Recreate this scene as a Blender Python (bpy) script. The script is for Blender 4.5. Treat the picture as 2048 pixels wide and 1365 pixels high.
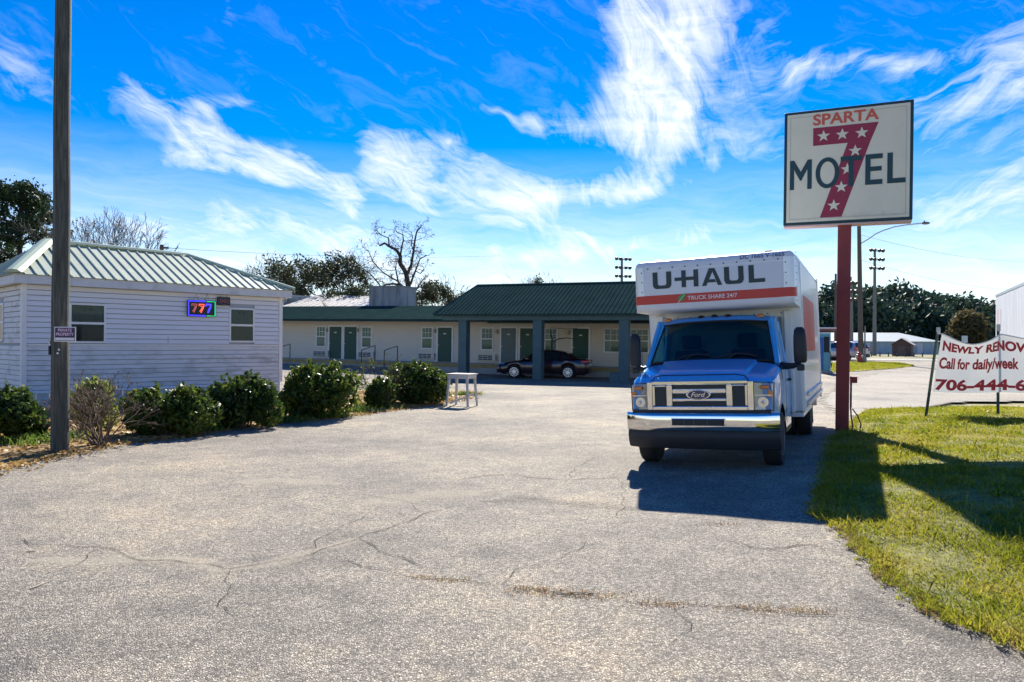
import bpy, bmesh, math, random
import numpy as np
from mathutils import Vector, Matrix

R = math.radians
random.seed(7)
rng = np.random.default_rng(7)
for _o in list(bpy.data.objects):
    bpy.data.objects.remove(_o)
scene = bpy.context.scene
col = scene.collection

# ------------------------------------------------------------------ camera
F = 1480.0            # focal length in photo pixels (2048 wide)
CAM = Vector((0, 0, 1.72))
PITCH, ROLL = R(0.25), R(0.3)
fwd = Vector((0, math.cos(PITCH), math.sin(PITCH)))
up0 = Vector((0, -math.sin(PITCH), math.cos(PITCH)))
rt0 = Vector((1, 0, 0))
rt = rt0 * math.cos(ROLL) + up0 * math.sin(ROLL)
up = up0 * math.cos(ROLL) - rt0 * math.sin(ROLL)
cd = bpy.data.cameras.new('camera')
cam = bpy.data.objects.new('camera', cd)
col.objects.link(cam)
M = Matrix.Identity(4)
for i in range(3):
    M[i][0] = rt[i]; M[i][1] = up[i]; M[i][2] = -fwd[i]; M[i][3] = CAM[i]
cam.matrix_world = M
cd.sensor_width = 36.0
cd.lens = 36.0 * F / 2048.0
cd.clip_start = 0.05
cd.clip_end = 4000
scene.camera = cam

# ------------------------------------------------------------------ sky + sun
SUN_AZ, SUN_EL = R(9.0), R(36.0)          # azimuth measured from +Y towards +X
world = bpy.data.worlds.new('World')
scene.world = world
world.use_nodes = True
wt = world.node_tree
wt.nodes.clear()


def N(t, kind, **kw):
    n = t.nodes.new(kind)
    for k, v in kw.items():
        if k == 'inp':
            for kk, vv in v.items():
                if isinstance(vv, bpy.types.NodeSocket):
                    t.links.new(vv, n.inputs[kk])
                else:
                    n.inputs[kk].default_value = vv
        else:
            setattr(n, k, v)
    return n


def mth(t, op, a, b=None, c=None, clamp=False):
    n = t.nodes.new('ShaderNodeMath')
    n.operation = op
    n.use_clamp = clamp
    for i, v in enumerate((a, b, c)):
        if v is None:
            continue
        if isinstance(v, bpy.types.NodeSocket):
            t.links.new(v, n.inputs[i])
        else:
            n.inputs[i].default_value = v
    return n.outputs[0]


def vmth(t, op, a, b=None, scale=None):
    n = t.nodes.new('ShaderNodeVectorMath')
    n.operation = op
    for i, v in enumerate((a, b)):
        if v is None:
            continue
        if isinstance(v, bpy.types.NodeSocket):
            t.links.new(v, n.inputs[i])
        else:
            n.inputs[i].default_value = v
    if scale is not None:
        if isinstance(scale, bpy.types.NodeSocket):
            t.links.new(scale, n.inputs['Scale'])
        else:
            n.inputs['Scale'].default_value = scale
    return n


sky = N(wt, 'ShaderNodeTexSky', sky_type='NISHITA', sun_disc=False)
sky.sun_elevation = SUN_EL
sky.sun_rotation = SUN_AZ
sky.altitude = 150
sky.air_density = 1.0
sky.dust_density = 0.0
sky.ozone_density = 2.2
hs = N(wt, 'ShaderNodeHueSaturation', inp={'Saturation': 1.75, 'Value': 0.56, 'Color': sky.outputs[0]})
hs.inputs['Hue'].default_value = 0.517
# cirrus: streaks laid out by azimuth / elevation
tc = N(wt, 'ShaderNodeTexCoord')
D = tc.outputs['Generated']
sx = N(wt, 'ShaderNodeSeparateXYZ', inp={0: D})
az = mth(wt, 'ARCTAN2', sx.outputs[0], sx.outputs[1])
el = mth(wt, 'ARCSINE', sx.outputs[2])
ae = N(wt, 'ShaderNodeCombineXYZ', inp={0: az, 1: el}).outputs[0]
nz1 = N(wt, 'ShaderNodeTexNoise', inp={'Vector': D, 'Scale': 9.0, 'Detail': 3.0, 'Roughness': 0.6})
w1 = vmth(wt, 'SUBTRACT', nz1.outputs['Color'], (0.5, 0.5, 0.5)).outputs[0]
w1 = vmth(wt, 'SCALE', w1, scale=0.05).outputs[0]
aw = vmth(wt, 'ADD', ae, w1).outputs[0]


def aepx(x, y):
    a = math.atan((x - 1024) / F)
    return (a, math.atan((689 - y) / F * math.cos(a)), 0)


SEGS = [  # x0 y0 w0  x1 y1 w1  strength (photo pixels, turned into sky directions)
    (1370, -260, 190, 1320, 40, 120, 1.3), (1330, 40, 110, 1310, 170, 85, 1.3), (1310, 150, 85, 1320, 270, 62, 1.2),
    (1320, 250, 62, 1300, 352, 18, 1.0), (1320, 250, 60, 1060, 240, 30, .55), (1060, 240, 22, 960, 215, 12, .5),
    (1500, 130, 150, 1250, 260, 100, .45),
    (1330, 362, 34, 1040, 405, 50, .95), (1040, 405, 75, 760, 330, 62, .95), (760, 330, 70, 900, 300, 25, .5),
    (1040, 420, 55, 1180, 490, 22, .8), (960, 420, 40, 740, 370, 40, .5),
    (260, 205, 50, 400, 285, 60, .6), (370, 225, 34, 480, 195, 16, .5), (400, 285, 50, 560, 335, 45, .75),
    (540, 330, 45, 680, 385, 48, .95), (680, 385, 40, 750, 448, 10, .9), (340, 320, 25, 560, 345, 40, .5),
    (0, 120, 60, 110, 185, 35, .4), (0, 300, 40, 210, 345, 40, .28), (455, -40, 20, 460, 100, 18, .28),
    (1590, 140, 30, 1860, 118, 18, .62), (1560, 300, 60, 1380, 280, 60, .42), (1370, 365, 16, 1440, 322, 14, .5),
    (1850, 220, 90, 2100, 90, 130, .55), (1880, 420, 60, 2120, 330, 90, .75), (1800, 440, 70, 1880, 420, 50, .4),
    (1800, 560, 70, 1980, 540, 40, .45), (1540, 400, 60, 1480, 400, 40, .35),
    (180, 440, 40, 700, 480, 60, .8), (430, 420, 30, 560, 455, 25, .7),
    (1000, 530, 60, 1400, 470, 45, .8), (850, 560, 70, 1300, 570, 60, .75), (250, 545, 60, 800, 535, 60, .75), (1480, 520, 50, 1900, 540, 50, .7),
]
dens = None
for (x0, y0, w0, x1, y1, w1_, st) in SEGS:
    a = Vector(aepx(x0, y0)); b = Vector(aepx(x1, y1)); ba = b - a
    pa = vmth(wt, 'SUBTRACT', aw, tuple(a)).outputs[0]
    h = mth(wt, 'DIVIDE', vmth(wt, 'DOT_PRODUCT', pa, tuple(ba)).outputs['Value'], ba.length_squared, clamp=True)
    q = vmth(wt, 'SUBTRACT', pa, vmth(wt, 'SCALE', tuple(ba), scale=h).outputs[0]).outputs[0]
    d = vmth(wt, 'LENGTH', q).outputs['Value']
    w = mth(wt, 'MULTIPLY_ADD', h, (w1_ - w0) / F, w0 / F)
    v = mth(wt, 'SUBTRACT', 1.0, mth(wt, 'DIVIDE', d, mth(wt, 'MULTIPLY', w, 1.35)), clamp=True)
    v = mth(wt, 'MULTIPLY', mth(wt, 'POWER', v, 1.15), st)
    dens = v if dens is None else mth(wt, 'SUBTRACT', mth(wt, 'ADD', dens, v), mth(wt, 'MULTIPLY', dens, v))


def streak(ang, sc, stretch, det):
    mp = N(wt, 'ShaderNodeMapping', inp={'Vector': aw})
    mp.inputs['Rotation'].default_value = (0, 0, ang)
    m2 = N(wt, 'ShaderNodeMapping', inp={'Vector': mp.outputs[0]})
    m2.inputs['Scale'].default_value = (sc, sc * stretch, 1)
    nn = N(wt, 'ShaderNodeTexNoise', inp={'Vector': m2.outputs[0], 'Scale': 1.0, 'Detail': det, 'Roughness': 0.68,
                                          'Distortion': 0.7})
    return nn.outputs['Fac']


s1 = streak(R(26), 9, 3.4, 8)          # fibres falling to the right
s2 = streak(R(3), 5, 8, 8)          # level bands
s3 = streak(R(62), 11, 2.2, 8)        # steep plume
s4 = streak(R(-22), 9, 3.6, 8)         # fibres rising to the right
wl = N(wt, 'ShaderNodeMapRange', interpolation_type='SMOOTHSTEP', inp={'Value': az, 'From Min': -.02, 'From Max': .10}).outputs[0]
wr_ = N(wt, 'ShaderNodeMapRange', interpolation_type='SMOOTHSTEP', inp={'Value': az, 'From Min': .24, 'From Max': .38}).outputs[0]
fa = N(wt, 'ShaderNodeMix', inp={0: wl, 2: s1, 3: s3}).outputs[0]
fa = N(wt, 'ShaderNodeMix', inp={0: wr_, 2: fa, 3: s4}).outputs[0]
fib = mth(wt, 'ADD', mth(wt, 'MULTIPLY', fa, .72), mth(wt, 'MULTIPLY', s2, .28))
fib = N(wt, 'ShaderNodeMapRange', inp={'Value': fib, 'From Min': .36, 'From Max': .66}).outputs[0]
er = mth(wt, 'ADD', mth(wt, 'MULTIPLY', dens, 1.15), mth(wt, 'MULTIPLY_ADD', fib, 1.15, -.78))
cl = mth(wt, 'MULTIPLY', mth(wt, 'MULTIPLY', er, .80, clamp=True), mth(wt, 'MULTIPLY', dens, 2.2, clamp=True), clamp=True)
# thin veil: everywhere faint, thicker and streaked towards the horizon
lowm = N(wt, 'ShaderNodeMapRange', inp={'Value': el, 'From Min': .26, 'From Max': .01}).outputs[0]
veil = mth(wt, 'MULTIPLY', lowm, mth(wt, 'MULTIPLY_ADD', s2, 1.9, -.14), clamp=True)
gen = N(wt, 'ShaderNodeMapRange', inp={'Value': s1, 'From Min': .52, 'From Max': .85, 'To Max': .13}).outputs[0]
tot = mth(wt, 'MAXIMUM', cl, mth(wt, 'MAXIMUM', mth(wt, 'MULTIPLY', veil, .95), gen))
mix = N(wt, 'ShaderNodeMix', data_type='RGBA', inp={0: tot, 6: hs.outputs[0], 7: (4.2, 4.35, 4.6, 1)})
bg = N(wt, 'ShaderNodeBackground', inp={'Color': mix.outputs[2], 'Strength': 0.12})
wo = N(wt, 'ShaderNodeOutputWorld', inp={0: bg.outputs[0]})
world.cycles.sampling_method = 'MANUAL'
world.cycles.sample_map_resolution = 512

sd = bpy.data.lights.new('sun', 'SUN')
sd.energy = 4.5
sd.angle = R(0.53)
sd.color = (1.0, 0.94, 0.84)
sun = bpy.data.objects.new('sun', sd)
col.objects.link(sun)
sdir = Vector((math.sin(SUN_AZ) * math.cos(SUN_EL), math.cos(SUN_AZ) * math.cos(SUN_EL), math.sin(SUN_EL)))
sun.rotation_euler = sdir.to_track_quat('Z', 'Y').to_euler()
sun.location = (0, 0, 40)

vs = scene.view_settings
vs.view_transform = 'Standard'
vs.look = 'None'
vs.exposure = 1.22
vs.gamma = 1.0
vs.use_curve_mapping = False
scene.render.engine = 'CYCLES'
scene.cycles.max_bounces = 5
scene.cycles.transparent_max_bounces = 12


# ------------------------------------------------------------------ ground shape and pixel rays
def sst(a, b, x):
    t = np.clip((x - a) / (b - a), 0, 1)
    return t * t * (3 - 2 * t)


TA = R(25.5)                                   # yaw of the parked box truck
TC = Vector((2.56, 9.97, 0))                   # middle of its front bumper


def ground_z(x, y):
    x = np.asarray(x, float); y = np.asarray(y, float)
    lx = (x - TC.x) * math.cos(TA) - (y - TC.y) * math.sin(TA)
    ramp = np.clip(lx + 0.85, 0, 1.7) * 0.040
    bank = 0.26 * sst(0.9, 4.2, lx)
    fade = sst(4.6, 8.2, y) * (1 - sst(15.5, 21, y))
    z = (ramp + bank) * fade
    z = z + 0.42 * sst(36, 47, y) * sst(2, -10, x) + 0.40 * sst(25, 58, y) * sst(7, 17, x)
    z = z + 0.012 * np.sin(x * .9 + 1.3) * np.sin(y * .55) * sst(3, 7, y) * (1 - sst(24, 34, y))
    return z


def ray(px, py):
    d = fwd + rt * ((px - 1024) / F) - up * ((py - 682.5) / F)
    return d


def ghit(px, py):
    d = ray(px, py)
    t = 8.0
    lo, hi = 1.0, 400.0
    for _ in range(60):
        mid = (lo + hi) / 2
        p = CAM + d * mid
        if p.z > float(ground_z(p.x, p.y)):
            lo = mid
        else:
            hi = mid
    return CAM + d * lo


def atd(px, py, depth):                       # point on a pixel's ray at a given distance ahead
    d = ray(px, py)
    return CAM + d * (depth / d.y)


def gz(x, y):
    return float(ground_z(x, y))


# ------------------------------------------------------------------ materials
MATS = {}


def mat(name, c, rough=0.6, metal=0.0, var=0.0, vscale=6.0, bump=0.0, bscale=40.0, coat=0.0, spec=0.5, c2=None,
        dirt=None, stretch=None, emit=None, transl=0.0):
    if name in MATS:
        return MATS[name]
    m = bpy.data.materials.new(name)
    m.use_nodes = True
    t = m.node_tree
    b = t.nodes['Principled BSDF']
    b.inputs['Base Color'].default_value = (*c, 1)
    b.inputs['Roughness'].default_value = rough
    b.inputs['Metallic'].default_value = metal
    b.inputs['Specular IOR Level'].default_value = spec
    if coat:
        b.inputs['Coat Weight'].default_value = coat
        b.inputs['Coat Roughness'].default_value = 0.04
    if emit:
        b.inputs['Emission Color'].default_value = (*emit[0], 1)
        b.inputs['Emission Strength'].default_value = emit[1]
    tcn = N(t, 'ShaderNodeTexCoord')
    vec = tcn.outputs['Object']
    if stretch:
        mp = N(t, 'ShaderNodeMapping', inp={'Vector': vec})
        mp.inputs['Scale'].default_value = stretch
        vec = mp.outputs[0]
    if var or c2 or dirt:
        n1 = N(t, 'ShaderNodeTexNoise', inp={'Vector': vec, 'Scale': vscale, 'Detail': 6.0, 'Roughness': 0.65})
        lo = tuple(x * (1 - var) for x in c)
        hi = tuple(min(1, x * (1 + var)) for x in (c2 or c))
        rp = N(t, 'ShaderNodeValToRGB', inp={0: n1.outputs['Fac']})
        rp.color_ramp.elements[0].position = .32; rp.color_ramp.elements[0].color = (*lo, 1)
        rp.color_ramp.elements[1].position = .68; rp.color_ramp.elements[1].color = (*hi, 1)
        out = rp.outputs[0]
        if dirt:
            n2 = N(t, 'ShaderNodeTexNoise', inp={'Vector': vec, 'Scale': vscale * .37, 'Detail': 8.0, 'Roughness': 0.7})
            mr = N(t, 'ShaderNodeMapRange', inp={'Value': n2.outputs['Fac'], 'From Min': dirt[1], 'From Max': dirt[1] + .16,
                                                 'To Max': dirt[2]})
            mx = N(t, 'ShaderNodeMix', data_type='RGBA', inp={0: mr.outputs[0], 6: out, 7: (*dirt[0], 1)})
            out = mx.outputs[2]
        t.links.new(out, b.inputs['Base Color'])
    if bump:
        n3 = N(t, 'ShaderNodeTexNoise', inp={'Vector': vec, 'Scale': bscale, 'Detail': 5.0, 'Roughness': 0.6})
        bp = N(t, 'ShaderNodeBump', inp={'Strength': bump, 'Distance': 0.02, 'Height': n3.outputs['Fac']})
        t.links.new(bp.outputs[0], b.inputs['Normal'])
    if transl:
        tr = N(t, 'ShaderNodeBsdfTranslucent')
        src = b.inputs['Base Color']
        if src.is_linked:
            t.links.new(src.links[0].from_socket, tr.inputs[0])
        else:
            tr.inputs[0].default_value = (*c, 1)
        ms = N(t, 'ShaderNodeMixShader', inp={0: transl, 1: b.outputs[0], 2: tr.outputs[0]})
        t.links.new(ms.outputs[0], t.nodes['Material Output'].inputs[0])
    MATS[name] = m
    return m


def glass_mat(name, tint, refl=1.0, thru=0.7):
    m = bpy.data.materials.new(name)
    m.use_nodes = True
    t = m.node_tree
    t.nodes.clear()
    fr = N(t, 'ShaderNodeFresnel', inp={'IOR': 1.5})
    tr = N(t, 'ShaderNodeBsdfTransparent', inp={'Color': (*tint, 1)})
    gl = N(t, 'ShaderNodeBsdfGlossy', inp={'Color': (refl, refl, refl, 1), 'Roughness': 0.03})
    ms = N(t, 'ShaderNodeMixShader', inp={0: fr.outputs[0], 1: tr.outputs[0], 2: gl.outputs[0]})
    N(t, 'ShaderNodeOutputMaterial', inp={0: ms.outputs[0]})
    MATS[name] = m
    return m


# ------------------------------------------------------------------ mesh helpers
class MB:
    def __init__(self):
        self.v = []; self.f = []

    def quad(self, a, b, c, d):
        n = len(self.v); self.v += [tuple(a), tuple(b), tuple(c), tuple(d)]; self.f.append((n, n + 1, n + 2, n + 3)); return self

    def poly(self, pts):
        n = len(self.v); self.v += [tuple(p) for p in pts]; self.f.append(tuple(range(n, n + len(pts)))); return self

    def box(self, x0, x1, y0, y1, z0, z1):
        n = len(self.v)
        self.v += [(x, y, z) for z in (z0, z1) for y in (y0, y1) for x in (x0, x1)]
        self.f += [tuple(n + i for i in q) for q in ((0, 2, 3, 1), (4, 5, 7, 6), (0, 1, 5, 4), (2, 6, 7, 3), (0, 4, 6, 2), (1, 3, 7, 5))]
        return self

    def obox(self, c, ax, ay, az, hx, hy, hz):        # oriented box
        c, ax, ay, az = Vector(c), Vector(ax), Vector(ay), Vector(az)
        n = len(self.v)
        for k in (-1, 1):
            for j in (-1, 1):
                for i in (-1, 1):
                    self.v.append(tuple(c + ax * (i * hx) + ay * (j * hy) + az * (k * hz)))
        self.f += [tuple(n + i for i in q) for q in ((0, 2, 3, 1), (4, 5, 7, 6), (0, 1, 5, 4), (2, 6, 7, 3), (0, 4, 6, 2), (1, 3, 7, 5))]
        return self

    def tube(self, p0, p1, r0, r1=None, n=8, caps=True):
        p0, p1 = Vector(p0), Vector(p1)
        r1 = r0 if r1 is None else r1
        d = (p1 - p0)
        if d.length < 1e-6:
            return self
        d.normalize()
        a = d.orthogonal().normalized(); b = d.cross(a)
        k = len(self.v)
        for p, r in ((p0, r0), (p1, r1)):
            for i in range(n):
                t = 2 * math.pi * i / n
                self.v.append(tuple(p + a * (math.cos(t) * r) + b * (math.sin(t) * r)))
        for i in range(n):
            j = (i + 1) % n
            self.f.append((k + i, k + j, k + n + j, k + n + i))
        if caps:
            self.f.append(tuple(k + i for i in reversed(range(n)))); self.f.append(tuple(k + n + i for i in range(n)))
        return self

    def chain(self, pts, rs, n=8):
        pts = [Vector(p) for p in pts]
        rings = []
        a = None
        for i, p in enumerate(pts):
            d = (pts[min(i + 1, len(pts) - 1)] - pts[max(i - 1, 0)]).normalized()
            if a is None:
                a = d.orthogonal().normalized()
            else:
                a = (a - d * a.dot(d))
                a = a.normalized() if a.length > 1e-5 else d.orthogonal().normalized()
            b = d.cross(a)
            k = len(self.v)
            r = rs[i] if hasattr(rs, '__len__') else rs
            for j in range(n):
                t = 2 * math.pi * j / n
                self.v.append(tuple(p + a * (math.cos(t) * r) + b * (math.sin(t) * r)))
            rings.append(k)
        for k0, k1 in zip(rings, rings[1:]):
            for j in range(n):
                q = (j + 1) % n
                self.f.append((k0 + j, k0 + q, k1 + q, k1 + j))
        self.f.append(tuple(rings[0] + j for j in reversed(range(n)))); self.f.append(tuple(rings[-1] + j for j in range(n)))
        return self

    def lathe(self, prof, c, axis=(0, 0, 1), n=20):   # prof: (radius, height) pairs
        c = Vector(c); ax = Vector(axis).normalized(); a = ax.orthogonal().normalized(); b = ax.cross(a)
        k0 = len(self.v)
        for r, h in prof:
            for j in range(n):
                t = 2 * math.pi * j / n
                self.v.append(tuple(c + ax * h + a * (math.cos(t) * r) + b * (math.sin(t) * r)))
        for i in range(len(prof) - 1):
            for j in range(n):
                q = (j + 1) % n
                self.f.append((k0 + i * n + j, k0 + i * n + q, k0 + (i + 1) * n + q, k0 + (i + 1) * n + j))
        self.f.append(tuple(k0 + j for j in reversed(range(n))))
        self.f.append(tuple(k0 + (len(prof) - 1) * n + j for j in range(n)))
        return self

    def prism(self, pts, d):                          # flat polygon pts pushed along d
        pts = [Vector(p) for p in pts]; d = Vector(d); n = len(pts); k = len(self.v)
        self.v += [tuple(p) for p in pts] + [tuple(p + d) for p in pts]
        self.f.append(tuple(k + i for i in range(n))); self.f.append(tuple(k + n + i for i in reversed(range(n))))
        for i in range(n):
            j = (i + 1) % n
            self.f.append((k + i, k + n + i, k + n + j, k + j))
        return self

    def grid(self, rows, flip=False):                 # rows of equally many points
        k = len(self.v); m = len(rows[0])
        for r in rows:
            self.v += [tuple(p) for p in r]
        for i in range(len(rows) - 1):
            for j in range(m - 1):
                q = (k + i * m + j, k + i * m + j + 1, k + (i + 1) * m + j + 1, k + (i + 1) * m + j)
                self.f.append(q[::-1] if flip else q)
        return self

    def mesh(self, name, smooth=False, bevel=0.0, seg=2, weld=False):
        me = bpy.data.meshes.new(name)
        me.from_pydata(self.v, [], self.f)
        bm = bmesh.new(); bm.from_mesh(me)
        if weld:
            bmesh.ops.remove_doubles(bm, verts=bm.verts, dist=1e-4)
        bmesh.ops.recalc_face_normals(bm, faces=bm.faces)
        if bevel:
            es = [e for e in bm.edges if len(e.link_faces) == 2 and e.calc_face_angle(0) > R(30)]
            bmesh.ops.bevel(bm, geom=es, offset=bevel, segments=seg, affect='EDGES', profile=.5, clamp_overlap=True)
        bm.to_mesh(me); bm.free()
        if smooth:
            me.shade_smooth()
            if smooth != 'all':
                me.set_sharp_from_angle(angle=R(38))
        return me


def link(name, me, m, parent=None, loc=None, rot=None):
    o = bpy.data.objects.new(name, me)
    col.objects.link(o)
    if m is not None and not me.materials:
        me.materials.append(m)
    if parent is not None:
        o.parent = parent
    if loc is not None:
        o.location = loc
    if rot is not None:
        o.rotation_euler = rot
    return o


def part(name, mb, m, parent, smooth=False, bevel=0.0, seg=2, weld=False, label=None, loc=None):
    o = link(name, mb.mesh(name, smooth, bevel, seg, weld), m, parent, loc)
    if label:
        o['label'] = label
    return o


def tag(o, label, cat, group=None, kind=None):
    if label: o['label'] = label
    if cat: o['category'] = cat
    if group: o['group'] = group
    if kind: o['kind'] = kind
    return o


def thing(name, label, cat, loc=(0, 0, 0), rot=(0, 0, 0), group=None):
    o = bpy.data.objects.new(name, None)
    o.empty_display_size = .2
    col.objects.link(o)
    o.location = loc; o.rotation_euler = rot
    return tag(o, label, cat, group)


def copy_tree(o, parent=None):
    c = o.copy(); col.objects.link(c); c.parent = parent
    for ch in o.children:
        copy_tree(ch, c)
    return c


def np_mesh(name, V, Fc, smooth=False):
    V = np.asarray(V, np.float32); Fc = np.asarray(Fc, np.int32)
    k = Fc.shape[1]
    me = bpy.data.meshes.new(name)
    me.vertices.add(len(V)); me.vertices.foreach_set('co', V.ravel())
    me.loops.add(Fc.size); me.loops.foreach_set('vertex_index', Fc.ravel())
    me.polygons.add(len(Fc))
    me.polygons.foreach_set('loop_start', np.arange(0, Fc.size, k, dtype=np.int32))
    me.polygons.foreach_set('loop_total', np.full(len(Fc), k, np.int32))
    me.update(calc_edges=True)
    if smooth:
        me.shade_smooth()
    return me


def leaf_mesh(name, C, size, asp=1.7, flat=0.0):
    """small pointed leaves, one per centre, turned at random"""
    n = len(C)
    a = rng.normal(size=(n, 3)); a[:, 2] *= (1 - flat)
    a /= np.linalg.norm(a, axis=1, keepdims=True)
    b = rng.normal(size=(n, 3)); b -= a * (a * b).sum(1, keepdims=True)
    b /= np.linalg.norm(b, axis=1, keepdims=True)
    s = (np.asarray(size) * rng.uniform(.6, 1.35, n))[:, None]
    V = np.stack([C - a * s * asp * .5, C + b * s * .5, C + a * s * asp * .5, C - b * s * .5], 1).reshape(-1, 3)
    return np_mesh(name, V, np.arange(4 * n).reshape(n, 4))


FONT = {}


def text_verts(s, bold=0.0, shear=0.0):
    """outline of a line of text as (x, y) points and faces, normalised to width 1 / height 1 box"""
    key = (s, bold, shear)
    if key in FONT:
        return FONT[key]
    cu = bpy.data.curves.new('t', 'FONT')
    cu.body = s; cu.size = 1.0; cu.offset = bold; cu.shear = shear; cu.resolution_u = 4
    ob = bpy.data.objects.new('t', cu); col.objects.link(ob)
    dg = bpy.context.evaluated_depsgraph_get()
    me = bpy.data.meshes.new_from_object(ob.evaluated_get(dg))
    v = np.array([p.co[:] for p in me.vertices]); f = [tuple(p.vertices) for p in me.polygons]
    bpy.data.objects.remove(ob); bpy.data.curves.remove(cu); bpy.data.meshes.remove(me)
    mn, mx = v.min(0), v.max(0)
    v = (v - mn) / np.maximum(mx - mn, 1e-6)
    FONT[key] = (v[:, :2], f)
    return FONT[key]


def text_part(name, s, m, parent, fn, bold=0.0, shear=0.0, label=None):
    """fn maps (u, v) in the unit text box to a 3-D point"""
    v, f = text_verts(s, bold, shear)
    me = bpy.data.meshes.new(name)
    me.from_pydata([tuple(fn(a, b)) for a, b in v], [], f)
    o = link(name, me, m, parent)
    if label: o['label'] = label
    return o


# ================================================================== SETTING
def asphalt_mat(name, lo, hi, blot, stone=70.0):
    m = bpy.data.materials.new(name); m.use_nodes = True
    t = m.node_tree; b = t.nodes['Principled BSDF']
    P_ = N(t, 'ShaderNodeTexCoord').outputs['Object']
    vo = N(t, 'ShaderNodeTexVoronoi', inp={'Vector': P_, 'Scale': stone, 'Randomness': 1.0})
    vo2 = N(t, 'ShaderNodeTexVoronoi', feature='DISTANCE_TO_EDGE', inp={'Vector': P_, 'Scale': stone})
    edge = N(t, 'ShaderNodeMapRange', inp={'Value': vo2.outputs['Distance'], 'From Min': .02, 'From Max': .26}).outputs[0]
    sepc = N(t, 'ShaderNodeSeparateColor', inp={0: vo.outputs['Color']})
    nb = N(t, 'ShaderNodeTexNoise', inp={'Vector': P_, 'Scale': .35, 'Detail': 7.0, 'Roughness': .6})
    nm = N(t, 'ShaderNodeTexNoise', inp={'Vector': P_, 'Scale': 3.2, 'Detail': 6.0, 'Roughness': .7})
    nf = N(t, 'ShaderNodeTexNoise', inp={'Vector': P_, 'Scale': 26.0, 'Detail': 4.0, 'Roughness': .7})
    v = mth(t, 'MULTIPLY', sepc.outputs[0], .8)
    v = mth(t, 'ADD', v, mth(t, 'MULTIPLY_ADD', nf.outputs['Fac'], .9, -.22))
    v = mth(t, 'MULTIPLY', v, mth(t, 'MULTIPLY_ADD', edge, .75, .25), clamp=True)
    c1 = N(t, 'ShaderNodeMix', data_type='RGBA', inp={0: v, 6: (*lo, 1), 7: (*hi, 1)})
    bl = mth(t, 'ADD', mth(t, 'MULTIPLY', nb.outputs['Fac'], .65), mth(t, 'MULTIPLY', nm.outputs['Fac'], .35))
    rp = N(t, 'ShaderNodeValToRGB', inp={0: bl})
    e = rp.color_ramp.elements
    e[0].position = .38; e[0].color = (.58, .58, .60, 1)
    e[1].position = .62; e[1].color = (*blot, 1)
    x = e.new(.5); x.color = (.92, .91, .89, 1)
    c2 = N(t, 'ShaderNodeMix', data_type='RGBA', blend_type='MULTIPLY', inp={0: 1.0, 6: c1.outputs[2], 7: rp.outputs[0]})
    t.links.new(c2.outputs[2], b.inputs['Base Color'])
    b.inputs['Roughness'].default_value = .85
    b.inputs['Specular IOR Level'].default_value = .3
    hh = mth(t, 'ADD', mth(t, 'MULTIPLY', edge, .7), mth(t, 'MULTIPLY', sepc.outputs[1], .6))
    bp = N(t, 'ShaderNodeBump', inp={'Strength': .75, 'Distance': .008, 'Height': hh})
    t.links.new(bp.outputs[0], b.inputs['Normal'])
    return m


M_ASPH = asphalt_mat('asphalt', (.065, .059, .05), (.68, .61, .50), (1.38, 1.28, 1.12))
M_CONC = asphalt_mat('concrete', (.24, .22, .19), (.50, .46, .39), (1.05, 1.03, 1.0), 45)


def sheet(name, xs, ys, dz, m, kind='structure', keep=None):
    X, Y = np.meshgrid(xs, ys)
    Z = ground_z(X, Y) + (dz(X, Y) if callable(dz) else dz)
    V = np.stack([X, Y, Z], -1).reshape(-1, 3)
    nx = len(xs)
    I, J = np.meshgrid(np.arange(nx - 1), np.arange(len(ys) - 1))
    a = (J * nx + I).ravel()
    Fc = np.stack([a, a + 1, a + nx + 1, a + nx], 1)
    if keep is not None:
        cx = V[Fc].mean(1)
        Fc = Fc[keep(cx[:, 0], cx[:, 1])]
        u, inv = np.unique(Fc, return_inverse=True)
        V = V[u]; Fc = inv.reshape(Fc.shape)
    o = link(name, np_mesh(name, V, Fc, True), m)
    o['kind'] = kind
    return o


def inpoly(poly):
    poly = [(p[0], p[1]) for p in poly]

    def fn(x, y):
        r = np.zeros(np.shape(x), bool)
        j = len(poly) - 1
        for i in range(len(poly)):
            xi, yi = poly[i]; xj, yj = poly[j]
            c = ((yi > y) != (yj > y)) & (x < (xj - xi) * (y - yi) / (yj - yi + 1e-12) + xi)
            r ^= c
            j = i
        return r
    return fn


def polydist(poly):
    ins = inpoly(poly)
    P_ = [(p[0], p[1]) for p in poly]

    def fn(x, y):
        d = np.full(np.shape(x), 1e9)
        for i in range(len(P_)):
            ax, ay = P_[i - 1]; bx, by = P_[i]
            ux, uy = bx - ax, by - ay
            t = np.clip(((x - ax) * ux + (y - ay) * uy) / (ux * ux + uy * uy + 1e-12), 0, 1)
            d = np.minimum(d, np.hypot(x - ax - t * ux, y - ay - t * uy))
        return np.where(ins(x, y), d, -d)
    return fn


# far terrain, one sheet to the horizon (kept a little under the paved sheets)
M_FIELD = mat('dry_field', (.13, .15, .05), .95, var=.35, vscale=.25, c2=(.26, .22, .10))
ax_ = np.concatenate([-np.geomspace(1500, 85, 14), np.linspace(-80, 80, 81), np.geomspace(85, 1500, 14)])
ay_ = np.concatenate([[-400, -120, -40], np.linspace(-12, 130, 72), np.geomspace(140, 2200, 16)])
sheet('ground', ax_, ay_, lambda X, Y: -.06 * (1 - sst(80, 84, Y)) - .0, M_FIELD)

# the paved lot
lx_ = np.linspace(-36, 46, 206)
ly_ = np.linspace(-8, 78, 216)


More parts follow.
